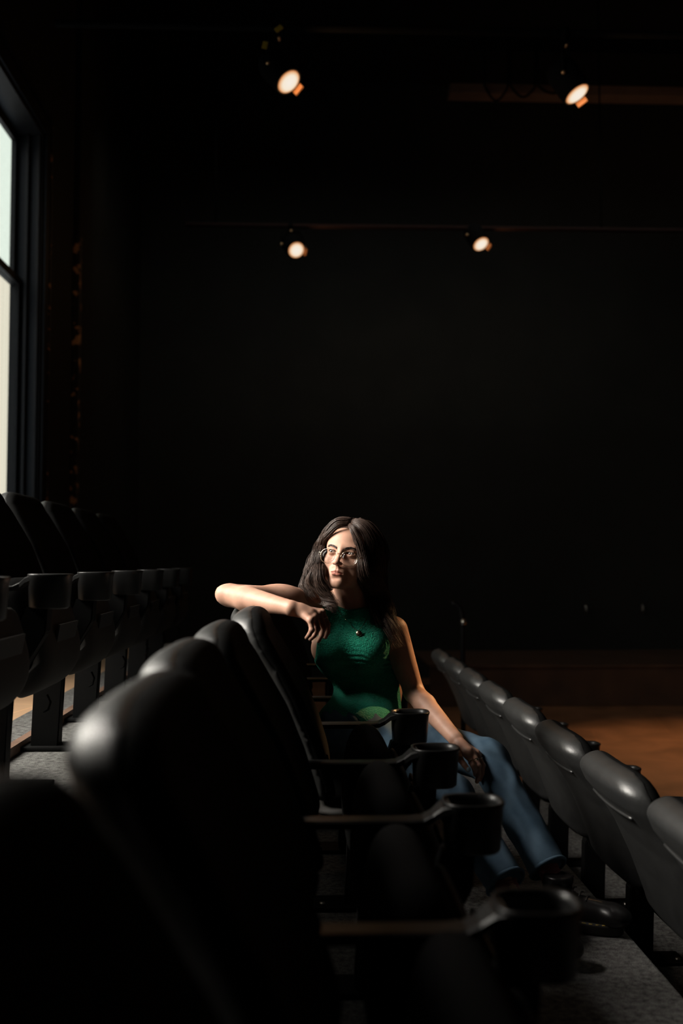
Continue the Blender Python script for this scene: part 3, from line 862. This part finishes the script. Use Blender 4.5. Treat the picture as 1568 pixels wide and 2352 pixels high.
# finer arms where they show
def a_lip(V):
    q = Hl(V) * np.array([1, -1, 1]); ax = np.abs(q[:, 0])
    t = np.clip((ax / .0200), 0, 1)
    up = -.0655 + .0035 * (1 - t) ** .5 + .004 * np.clip(ax / .005, 0, 1) * (1 - t) * .5 ; up = -.0608 - .0075 * t ** 1.6 - .0012 * np.exp(-(ax / .003) ** 2)
    lo = -.0815 + .0105 * t ** 2
    m = (1 / (1 + np.exp(-(up - q[:, 2]) / .0006))) * (1 / (1 + np.exp(-(q[:, 2] - lo) / .0006))) * (ax < .0192) * (q[:, 1] > .06)
    return m * .85
def a_dark(V):
    q = Hl(V) * np.array([1, -1, 1]); ax = np.abs(q[:, 0]); lx = ax - .0305
    # lash line on the upper lid rim, nostrils, a small mole on the neck
    rim = .0056 * np.sqrt(np.clip(1 - (lx / .0142) ** 2, 0, 1))
    m = np.exp(-((q[:, 2] - .0006 - rim) / .0011) ** 2) * (np.abs(lx) < .0142) * (q[:, 1] > .06) * .85
    m += np.exp(-(((ax - .0062) / .003) ** 2 + ((q[:, 2] + .0445) / .0028) ** 2)) * (q[:, 1] > .088) * (q[:, 2] < -.0425) * .9
    m += np.exp(-(((q[:, 2] + .0697) / .0007) ** 2)) * (ax < .018) * (q[:, 1] > .07) * .6
    for px, py in ((776, 1379),):
        c = A3(U(px, py, 3.14)); dd = (V - c); m += np.exp(-((dd[:, 0] / .0018) ** 2 + (dd[:, 2] / .0018) ** 2)) * .8
    return np.clip(m, 0, 1)
body = pparent(net_mesh('body', parts, M['skin'], None, {'lip': a_lip, 'dark': a_dark}))

# eyes
def eye_mat():
    m, nt, p = new_mat('eye'); tc = nt.nodes.new('ShaderNodeTexCoord')
    sp = nt.nodes.new('ShaderNodeVectorMath'); sp.operation = 'DISTANCE'; sp.inputs[1].default_value = (0, -.0118, 0)
    nt.links.new(tc.outputs['Object'], sp.inputs[0])
    r = nt.nodes.new('ShaderNodeValToRGB'); r.color_ramp.interpolation = 'LINEAR'
    mp = nt.nodes.new('ShaderNodeMapRange'); mp.inputs['From Max'].default_value = 0.012
    nt.links.new(sp.outputs['Value'], mp.inputs['Value']); nt.links.new(mp.outputs[0], r.inputs['Fac'])
    e = r.color_ramp.elements; e[0].position = .18; e[0].color = (.004, .003, .003, 1); e[1].position = .56; e[1].color = (.62, .56, .52, 1)
    a = e.new(.22); a.color = (.030, .014, .007, 1); b = e.new(.47); b.color = (.018, .008, .005, 1)
    nt.links.new(r.outputs['Color'], p.inputs['Base Color']); p.inputs['Roughness'].default_value = 0.06; p.inputs['Coat Weight'].default_value = 0.6
    return m
M['eye'] = eye_mat()
gaze = Vector((-.82, -.42, .36)).normalized()
for sx in (-1, 1):
    bm = bmesh.new(); bmesh.ops.create_uvsphere(bm, u_segments=32, v_segments=20, radius=.0122 * SH)
    e = obj('eye', bm, M['eye'], None, smooth=True); c = Hw(sx * .0305, .0655, -.0003)
    e.parent = body; e.location = c
    fwd = (HR @ Vector((0, -1, 0))).lerp(gaze, .45).normalized()
    e.rotation_euler = fwd.to_track_quat('-Y', 'Z').to_euler()
# eyebrows
M['hair'] = mat('dark_brown_hair', (0.070, 0.042, 0.032), 0.46, spec=0.45, var=0.35, vscale=90)
M['brow'] = mat('eyebrow_hair', (0.030, 0.015, 0.010), 0.6)
def head_surface(x, z):
    ys = np.linspace(.04, .115, 151); P = np.array([A3(Hw(x, y, z)) for y in ys]); v = f_head(P)
    k = np.nonzero(v < 0)[0]; return ys[k[-1]] if len(k) else .06
for sx in (-1, 1):
    lst = []
    for k in range(150):
        s = rng.random(); x = .0120 + .034 * s; z = .0120 + .0075 * math.sin(min(1, s * 1.25) * pi * .62) - .004 * max(0, s - .75) / .25
        wd = .0032 * (1 - s) ** .6 + .0008; z += (rng.random() - .5) * 2 * wd
        dx, dz = .006, .0022 * (1 - 1.6 * s) + .001
        a = (x, head_surface(x, z) + .0003, z); b = (x + dx, head_surface(x + dx, z + dz) + .0010, z + dz)
        lst.append(tube([Hw(sx * a[0], a[1], a[2]), Hw(sx * b[0], b[1], b[2])], .00055, 3, radii=[.0006, .0003]))
    v, f = merge(lst); pparent(from_data('eyebrow', v, f, M['brow']))
# nail on the thumb that shows
M['nail'] = mat('pale_blue_nail_polish', (0.44, 0.60, 0.66), 0.25)
t3 = handL['f'][4]
bm = bmesh.new(); bmesh.ops.create_uvsphere(bm, u_segments=20, v_segments=12, radius=1)
n_ = obj('fingernail', bm, M['nail'], None, smooth=True); n_.parent = body
c = U(1076, 1767, 2.8745); n_.location = c; n_.scale = (.0066, .0022, .0070)
# ------------------------------------------------------------------ clothes
def top_mat():
    m, nt, p = new_mat('emerald_crinkle_cloth'); tc = nt.nodes.new('ShaderNodeTexCoord')
    p.inputs['Base Color'].default_value = (0.006, 0.36, 0.215, 1); p.inputs['Roughness'].default_value = 0.75
    p.inputs['Specular IOR Level'].default_value = 0.15; p.inputs['Sheen Weight'].default_value = 0.15
    mp = nt.nodes.new('ShaderNodeMapping'); mp.inputs['Scale'].default_value = (150, 150, 330)
    nt.links.new(tc.outputs['Object'], mp.inputs['Vector'])
    n = nt.nodes.new('ShaderNodeTexNoise'); n.inputs['Scale'].default_value = 1.0; n.inputs['Detail'].default_value = 3; n.inputs['Distortion'].default_value = .4
    nt.links.new(mp.outputs[0], n.inputs['Vector'])
    mp2 = nt.nodes.new('ShaderNodeMapping'); mp2.inputs['Scale'].default_value = (420, 420, 60)
    nt.links.new(tc.outputs['Object'], mp2.inputs['Vector'])
    n2 = nt.nodes.new('ShaderNodeTexNoise'); n2.inputs['Scale'].default_value = 1.0; n2.inputs['Detail'].default_value = 2
    nt.links.new(mp2.outputs[0], n2.inputs['Vector'])
    ad = nt.nodes.new('ShaderNodeMath'); ad.operation = 'MULTIPLY_ADD'; ad.inputs[1].default_value = 0.55
    nt.links.new(n2.outputs['Fac'], ad.inputs[0]); nt.links.new(n.outputs['Fac'], ad.inputs[2])
    b = nt.nodes.new('ShaderNodeBump'); b.inputs['Strength'].default_value = 1.0; b.inputs['Distance'].default_value = 0.012
    nt.links.new(ad.outputs[0], b.inputs['Height']); nt.links.new(b.outputs['Normal'], p.inputs['Normal'])
    return m
M['top'] = top_mat()
neck_c = U(800, 1392, 3.16)
def f_top(P):
    d = smin(f_torso(P), f_neck(P) + .004, .03) - .007
    # neckline: a bowl taken out round the neck
    d = smax(d, (P[:, 2] - (neck_c.z - .012 - .10 * (P[:, 0] - neck_c.x) + .25 * np.abs(P[:, 0] - neck_c.x))), .004)
    # arm holes
    sR, sL = A3(shR), A3(shL)
    nR = np.array([-.93, 0, .10]); nR /= np.linalg.norm(nR); nL = np.array([.93, 0, .12]); nL /= np.linalg.norm(nL)
    d = smax(d, (P - (sR + [.012, 0, 0])) @ nR, .004)
    d = smax(d, (P - (sL + [-.008, 0, 0])) @ nL, .004)
    d = smax(d, .455 - P[:, 2], .003)
    # gathered pulls under the bust, running up to the left arm hole
    u = (P[:, 2] - (chest.z - .055)) - .30 * (P[:, 0] - chest.x) * -1
    d = d + .0022 * np.sin(u * 420 + 2.5 * np.sin(P[:, 0] * 60)) * np.exp(-(u / .032) ** 2) * np.clip((P[:, 0] - chest.x + .03) / .05, 0, 1)
    return d
tp = surface_net(f_top, (-.06, 2.98, .43), (.42, 3.38, .96), .0038)
pparent(net_mesh('sleeveless_top', [tp], M['top'], None))['label'] = 'emerald green crinkled sleeveless top'

def denim_mat():
    m, nt, p = new_mat('blue_denim'); tc = nt.nodes.new('ShaderNodeTexCoord')
    n = nt.nodes.new('ShaderNodeTexNoise'); n.inputs['Scale'].default_value = 14; n.inputs['Detail'].default_value = 7
    nt.links.new(tc.outputs['Object'], n.inputs['Vector'])
    r = nt.nodes.new('ShaderNodeValToRGB'); r.color_ramp.elements[0].position = .3; r.color_ramp.elements[1].position = .7
    r.color_ramp.elements[0].color = (0.045, 0.085, 0.13, 1); r.color_ramp.elements[1].color = (0.11, 0.175, 0.24, 1)
    nt.links.new(n.outputs['Fac'], r.inputs['Fac']); nt.links.new(r.outputs['Color'], p.inputs['Base Color']); p.inputs['Roughness'].default_value = .85
    p.inputs['Specular IOR Level'].default_value = .15
    n2 = nt.nodes.new('ShaderNodeTexNoise'); n2.inputs['Scale'].default_value = 600; nt.links.new(tc.outputs['Object'], n2.inputs['Vector'])
    b = nt.nodes.new('ShaderNodeBump'); b.inputs['Strength'].default_value = .4; b.inputs['Distance'].default_value = .001
    nt.links.new(n2.outputs['Fac'], b.inputs['Height']); nt.links.new(b.outputs['Normal'], p.inputs['Normal'])
    return m
M['denim'] = denim_mat()
def f_jeans(P):
    d = f_ell(P, pelv + Vector((-.02, 0, .02)), (.145, .165, .11))
    for hp, kn, an in ((hipN, kneeN, ankN), (hipF, kneeF, ankF)):
        g = f_cone(P, hp, kn, .084, .060)
        hem = kn.lerp(an, .86)
        g2 = f_cone(P, kn, hem, .058, .052)
        ax = A3((an - kn).normalized())
        g2 = smax(g2, (P - A3(hem)) @ ax, .004)
        g = smin(g, g2, .02)
        d = smin(d, g, .012)
    q = P @ np.array([.5, -.4, .8]); 
    d = d + .0018 * np.sin(q * 90 + 3 * np.sin(P[:, 0] * 31) + 2 * np.sin(P[:, 2] * 45)) + .0010 * np.sin(P[:, 0] * 150 + P[:, 2] * 90)
    return d
jn = surface_net(f_jeans, (.0, 2.40, .04), (.80, 3.44, .60), .006)
J = pparent(net_mesh('jeans', [jn], M['denim'], None)); J['label'] = 'blue denim jeans'
for hp, kn, an in ((hipN, kneeN, ankN), (hipF, kneeF, ankF)):
    hem = kn.lerp(an, .86); ax = (an - kn).normalized(); s1 = ax.cross(Vector((0, 0, 1))).normalized(); s2 = ax.cross(s1)
    pts = [hem + (s1 * math.cos(a) + s2 * math.sin(a)) * .0525 for a in np.linspace(0, 2 * pi, 33)[:-1]]
    v, f = tube(pts, .0055, 6, closed=True); h_ = from_data('hem', v, f, M['denim'], None); h_.parent = J
# socks and boots
M['sock'] = mat('dusty_pink_sock', (0.22, 0.06, 0.07), 0.9, bump=.5, bscale=200, bdist=.002)
M['boot'] = mat('black_boot_leather', (0.010, 0.009, 0.009), 0.28, spec=.5)
M['sole'] = mat('boot_sole', (0.012, 0.010, 0.009), 0.6)
M['stitch'] = mat('yellow_welt_stitch', (0.50, 0.34, 0.06), 0.7)
for an, kn, tdir, fl, lb in ((ankN, kneeN, Vector((.55, -.60, 0)), 0.0, 'near'), (ankF, kneeF, Vector((.86, -.50, 0)), 0.0, 'far')):
    tdir = tdir.normalized(); sd = Vector((-tdir.y, tdir.x, 0))
    up = kn.lerp(an, .80); rings = []
    for k, t in enumerate(np.linspace(0, 1, 28)):
        c = up.lerp(an + Vector((0, 0, -.01)), t); r = .036 - .004 * math.sin(pi * t) + .0016 * math.sin(t * 70)
        rings.append([c + Vector((math.cos(a) * r, math.sin(a) * r, 0)) for a in np.linspace(0, 2 * pi, 25)[:-1]])
    v, f = loft(rings); pparent(from_data('sock', v, f, M['sock']))
    an0 = Vector((an.x, an.y, 0)); heel = an0 - tdir * .035
    def f_boot(P):
        toe = heel + tdir * .175
        d = f_cone(P, heel + Vector((0, 0, .050)), heel + tdir * .05 + Vector((0, 0, .055)), .032, .036)
        d = smin(d, f_cone(P, heel + Vector((.0, 0, .06)) + tdir * .02, A3(an) * [1, 1, 0] + [0, 0, .125], .034, .040), .02)
        d = smin(d, f_cone(P, heel + tdir * .05 + Vector((0, 0, .055)), toe + Vector((0, 0, .048)), .037, .033), .02)
        d = smin(d, f_ell(P, toe + tdir * .012 + Vector((0, 0, .047)), (.042, .042, .028)), .015)
        d = smax(d, .022 - P[:, 2], .004); d = smax(d, P[:, 2] - .135, .004)
        return d
    c0 = A3(heel + tdir * .08)
    bt = pparent(net_mesh('boot', [surface_net(f_boot, c0 - [.18, .18, .07 + c0[2] - .09], c0 + [.18, .18, .16], .0045)], M['boot'], None)); bt['label'] = 'black leather lace-up boot'
    ring = []; L = .245
    for a in np.linspace(0, 2 * pi, 41)[:-1]:
        u = math.cos(a); s = math.sin(a)
        x = u * L / 2 + .085; wv = .044 * (1 - .18 * math.exp(-((u + .1) / .35) ** 2)) * (1.0 if u > 0 else .88)
        ring.append(heel + tdir * x + sd * (wv * (abs(s) ** .8) * (1 if s > 0 else -1)))
    ctr = heel + tdir * .085
    rr_ = [[ctr + (p - ctr) * k + Vector((0, 0, z)) for p in ring] for z, k in ((.002, .96), (.006, 1), (.020, 1.0), (.024, 1.02), (.029, 1.02), (.031, .97))]
    v, f = loft(rr_); so_ = from_data('sole', v, f, M['sole'], None); so_.parent = bt
    lst = []
    for i in range(0, 40):
        p, q = ring[i], ring[(i + 1) % 40]
        lst.append(tube([ctr + (p.lerp(q, .2) - ctr) * 1.0 + Vector((0, 0, .0305)), ctr + (p.lerp(q, .75) - ctr) * 1.0 + Vector((0, 0, .0305))], .0011, 4))
    v, f = merge(lst); st = from_data('welt_stitching', v, f, M['stitch'], None); st.parent = bt
    lst = []
    for k in range(5):
        b = heel + tdir * (.060 + .018 * k) + Vector((0, 0, .118 - .010 * k)); lst.append(tube([b - sd * .02 - Vector((0, 0, .006)), b, b + sd * .02 - Vector((0, 0, .006))], .0022, 5))
    v, f = merge(lst); lc = from_data('lace', v, f, M['sole'], None); lc.parent = bt

# ------------------------------------------------------------------ hair
def cr(pts, n):
    P = [Vector(p) for p in pts]; P = [P[0] * 2 - P[1]] + P + [P[-1] * 2 - P[-2]]; out = []
    m = len(P) - 3
    for i in range(n):
        t = i / (n - 1) * m; k = min(int(t), m - 1); u = t - k
        a, b, c, d = P[k:k + 4]
        out.append(.5 * ((2 * b) + (c - a) * u + (2 * a - 5 * b + 4 * c - d) * u * u + (3 * b - a - 3 * c + d) * u ** 3))
    return out
def hk(P):                                     # signed distance of the hair cap, head space
    q = Hl(P) * np.array([1, -1, 1])
    d = f_ell(q, (0, -.020, .034), (.081, .096, .087))
    # hairline: forehead and temples left free
    ax = np.abs(q[:, 0]); front = q[:, 1] - (.052 + .012 * np.clip((q[:, 2] - .06) / .03, 0, 1))
    line = .060 - .35 * np.clip(ax - .030, 0, 1) - 2.5 * np.clip(ax - .052, 0, 1)
    face = np.minimum(line - q[:, 2], q[:, 1] - .012)
    d = smax(d, face, .006)
    d = smin(d, f_ell(q, (0, -.055, -.06), (.068, .045, .10)), .03)
    d = smax(d, -f_cone(P, nb, nb + Vector((0, -.2, 0)), .05, .05), .01) if False else d
    return d * SH
hc = surface_net(hk, A3(HO) - .15, A3(HO) + .15, .004)
prt = (.006, .062, .093)                       # the parting above the forehead
gd = []
# each guide: points (world), spread start/end, number of strands, wave
def G(pts, s0, s1, n, wv=.006): gd.append((cr(pts, 30), s0, s1, n, wv))
W = Hw
# her right side (image left): sweeping from the parting over the temple, down to the shoulder
G([W(.002, .058, .100), W(-.024, .077, .088), W(-.052, .070, .060), W(-.074, .050, .036), W(-.086, .030, .0), U(724, 1310, 3.12), U(716, 1345, 3.12), U(742, 1385, 3.10)], .004, .014, 150)
G([W(.002, .040, .110), W(-.035, .055, .104), W(-.066, .042, .070), W(-.086, .022, .030), U(731, 1270, 3.14), U(714, 1315, 3.14), U(706, 1345, 3.13), U(730, 1378, 3.11)], .006, .015, 200)
G([W(.002, .020, .116), W(-.040, .025, .110), W(-.076, .012, .072), W(-.092, .0, .025), U(727, 1280, 3.17), U(708, 1322, 3.15), U(703, 1348, 3.14), U(722, 1372, 3.13)], .008, .014, 200, .008)
G([W(.002, -.01, .118), W(-.045, -.02, .108), W(-.080, -.03, .060), W(-.090, -.04, .0), U(740, 1320, 3.22), U(730, 1360, 3.21), U(745, 1390, 3.18)], .010, .020, 160)
G([W(-.060, .060, .062), W(-.074, .046, .030), W(-.080, .036, -.01), U(736, 1312, 3.105), U(738, 1345, 3.10), U(752, 1375, 3.10), U(750, 1396, 3.10)], .005, .010, 170, .007)
G([W(-.070, .052, .040), W(-.080, .034, .0), U(728, 1312, 3.11), U(730, 1345, 3.11), U(748, 1372, 3.10), U(762, 1392, 3.09), U(756, 1408, 3.09)], .006, .010, 120, .008)
# her left side (image right)
G([W(.006, .060, .098), W(.024, .078, .084), W(.040, .077, .060), W(.054, .068, .034), W(.067, .056, -.005), W(.078, .048, -.06), U(856, 1360, 3.17), U(866, 1410, 3.16), U(882, 1450, 3.15)], .004, .016, 170)
G([W(.008, .040, .110), W(.042, .050, .102), W(.070, .040, .066), W(.084, .025, .02), W(.090, .020, -.05), U(868, 1370, 3.19), U(886, 1420, 3.18), U(905, 1470, 3.17)], .006, .020, 200)
G([W(.008, .018, .116), W(.045, .022, .110), W(.080, .010, .070), W(.094, -.005, .02), W(.096, -.01, -.06), U(876, 1380, 3.20), U(900, 1440, 3.15), U(922, 1500, 3.15)], .008, .022, 200, .008)
G([W(.006, -.015, .118), W(.048, -.025, .106), W(.082, -.035, .058), W(.092, -.04, 0), U(868, 1350, 3.26), U(890, 1420, 3.25), U(915, 1480, 3.20)], .010, .022, 140)
# crown and back
for x in (-.05, -.02, .02, .05):
    G([W(x * .3, .0, .120), W(x, -.05, .105), W(x * 1.5, -.095, .055), W(x * 1.6, -.112, -.01), W(x * 1.7, -.11, -.09), W(x * 1.9, -.10, -.17)], .010, .022, 110)
lst = []
for pts, s0, s1, n, wv in gd:
    m = len(pts); tg = [(pts[min(i + 1, m - 1)] - pts[max(i - 1, 0)]).normalized() for i in range(m)]
    ncl = max(5, n // 9); cl = [(rng.random() * 2 * pi, math.sqrt(rng.random()), rng.random() * 2 * pi, .7 + .6 * rng.random()) for _ in range(ncl)]
    for k in range(int(n * 2.2)):
        ca, cr_, ph, fr = cl[k % ncl]; ja, jr = rng.random() * 2 * pi, rng.random() * .75
        ox, oy = cr_ * math.cos(ca) + jr * math.cos(ja), cr_ * math.sin(ca) + jr * math.sin(ja)
        L = int(m * (.82 + .18 * rng.random())); L = max(L, 8); line = []; stray = (rng.random() < .12) * .010 * (rng.random() - .3)
        for i in range(0, L):
            t = i / (m - 1); T = tg[i]; side = T.cross(Vector((0, 1, .15))).normalized(); dep = T.cross(side)
            s = s0 + (s1 - s0) * min(1, t * 1.4)
            pinch = 1 - .35 * max(0, t - .6)
            amp = wv * max(0, t - .25) * 2.8
            off = side * (ox * s * pinch + amp * math.sin(t * 15 * fr + ph) + stray * t * 2) + dep * (oy * s * .6 + amp * .6 * math.cos(t * 15 * fr + ph))
            if t < .4: off += (pts[i] - HO).normalized() * (.0035 * rng.random() * 0 + .001)
            line.append(pts[i] + off)
        lst.append(tube(line, .0007, 3, radii=[.00052 * (1 - .55 * (i / len(line)) ** 3) for i in range(len(line))]))
v, f = merge(lst)
sv, sf = hc
o = len(v); V = list(v) + [tuple(p) for p in sv]; Fa = list(f) + [tuple(int(j) + o for j in q) for q in sf]
hair = pparent(from_data('hair', V, Fa, M['hair'])); hair['label'] = 'long dark brown wavy hair'

# ------------------------------------------------------------------ glasses, necklace, rings
M['goldm'] = mat('thin_gold_wire', (0.86, 0.68, 0.48), 0.22, metal=1.0)
def lens_glass():
    m = bpy.data.materials.new('spectacle_lens'); m.use_nodes = True; nt = m.node_tree; nt.nodes.clear()
    o = nt.nodes.new('ShaderNodeOutputMaterial'); t = nt.nodes.new('ShaderNodeBsdfTransparent'); g = nt.nodes.new('ShaderNodeBsdfGlossy')
    g.inputs['Roughness'].default_value = 0.12; mx = nt.nodes.new('ShaderNodeMixShader'); mx.inputs[0].default_value = 0.009
    t.inputs[0].default_value = (.95, .95, .95, 1)
    nt.links.new(t.outputs[0], mx.inputs[1]); nt.links.new(g.outputs[0], mx.inputs[2]); nt.links.new(mx.outputs[0], o.inputs[0]); return m
M['speclens'] = lens_glass()
gl = empty('glasses', HO); pparent(gl)
def gpart(name, v, f, m, par=gl):
    o = from_data(name, [Vector(p) - HO for p in v], f, m, par); return o
def lens_pt(sx, a, k=1.0, dy=0.0):
    c, s = math.cos(a), math.sin(a)
    x = .0345 + .0262 * k * abs(c) ** .92 * (1 if c > 0 else -1); z = -.0175 + .0232 * k * abs(s) ** .95 * (1 if s > 0 else -1) - (.002 * k * max(0, -s))
    y = .1005 - 2.2 * (x - .010) ** 2 + dy - .0008 * (1 - k)
    return Hw(sx * x, y - .0035 + .03 * z * 0, z)
for sx in (-1, 1):
    rim = [lens_pt(sx, a) for a in np.linspace(0, 2 * pi, 49)[:-1]]
    v, f = tube(rim, .00065, 6, closed=True); gpart('rim', v, f, M['goldm'])
    rings = [[lens_pt(sx, a, k, dy) for a in np.linspace(0, 2 * pi, 49)[:-1]] for k, dy in ((.02, .0012), (.5, .0009), (1.0, .0), (1.0, -.0010), (.5, -.0003), (.02, .0))]
    v, f = loft(rings); gpart('lens', v, f, M['speclens'])
    hp = lens_pt(sx, .35)
    v, f = tube([hp, Hw(sx * .066, .086, -.010), Hw(sx * .072, .078, -.008), Hw(sx * .077, .03, -.004), Hw(sx * .079, -.005, -.003), Hw(sx * .077, -.02, -.02)], .0009, 6); gpart('temple', v, f, M['goldm'])
    v, f = tube([Hw(sx * .066, .0865, -.010), Hw(sx * .0715, .079, -.008)], .0018, 8); gpart('hinge', v, f, M['goldm'])
    v, f = tube([lens_pt(sx, 2.9), Hw(sx * .0085, .096, -.018), Hw(sx * .0095, .092, -.022)], .0006, 5); gpart('nose_pad_arm', v, f, M['goldm'])
a, b = lens_pt(-1, 2.65), lens_pt(1, 2.65)
v, f = tube(cr([a, Hw(-.004, .1005, -.006), Hw(.004, .1005, -.006), b], 14), .0009, 6); gpart('bridge', v, f, M['goldm'])

nk = pparent(empty('necklace', U(800, 1420, 3.1)))
def proj(px, py, off=.0035):
    """point on the clothed front under this pixel"""
    ys = np.linspace(2.95, 3.35, 400); P = np.array([A3(U(px, py, y)) for y in ys]); v = np.minimum(f_top(P), f_head_region(P)); k = np.nonzero(v < off)[0]
    return U(px, py, ys[k[0]]) if len(k) else U(px, py, 3.13)
left = [proj(*p) for p in ((768, 1389), (776, 1401), (785, 1413), (794, 1423), (803, 1433), (812, 1443), (821, 1448))]
right = [proj(*p) for p in ((824, 1447), (834, 1435), (842, 1420), (848, 1404), (850, 1392))]
v, f = tube(cr(left + right, 60), .0009, 5); ch = from_data('chain', [Vector(p) - U(800, 1420, 3.1) for p in v], f, M['goldm'], nk)
c = proj(824, 1455, .006); dd = (Vector((-.2, -1, .15))).normalized()
v, f = disc_lathe([(0, -.0016), (.0085, -.0016), (.0098, 0), (.0085, .0016), (0, .0016)], 28); pd = from_data('pendant', v, f, M['goldm'], nk); pd.location = c - U(800, 1420, 3.1); pd.rotation_euler = dd.to_track_quat('Z', 'Y').to_euler()
c = left[3]; bm = bmesh.new(); bmesh.ops.create_uvsphere(bm, u_segments=10, v_segments=8, radius=.0022); bd = obj('bead', bm, M['goldm'], ch, smooth=True); bd.location = c - U(800, 1420, 3.1)
def ring(fc, t, rad, stone=None, nm='ring'):
    a, b = fc[0], fc[1]; c = a.lerp(b, t); ax = (b - a).normalized(); s1 = ax.cross(Vector((0, 1, 0))).normalized(); s2 = ax.cross(s1)
    pts = [c + (s1 * math.cos(q) + s2 * math.sin(q)) * rad for q in np.linspace(0, 2 * pi, 33)[:-1]]
    v, f = tube(pts, .0011, 6, closed=True); r = pparent(from_data(nm, v, f, M['goldm']))
    if stone is not None:
        bm = bmesh.new(); bmesh.ops.create_icosphere(bm, subdivisions=2, radius=.0024); s_ = obj('stone', bm, M['goldm'], r, smooth=True); s_.location = c + Vector(stone).normalized() * rad
ring(handL['f'][3], .70, .0095); ring(handL['f'][2], .55, .0096, (.2, -1, .3)); ring(handL['f'][1], .50, .0092, (.2, -1, .4)); ring(handR['f'][3], .45, .0095, (.8, -.6, .3))
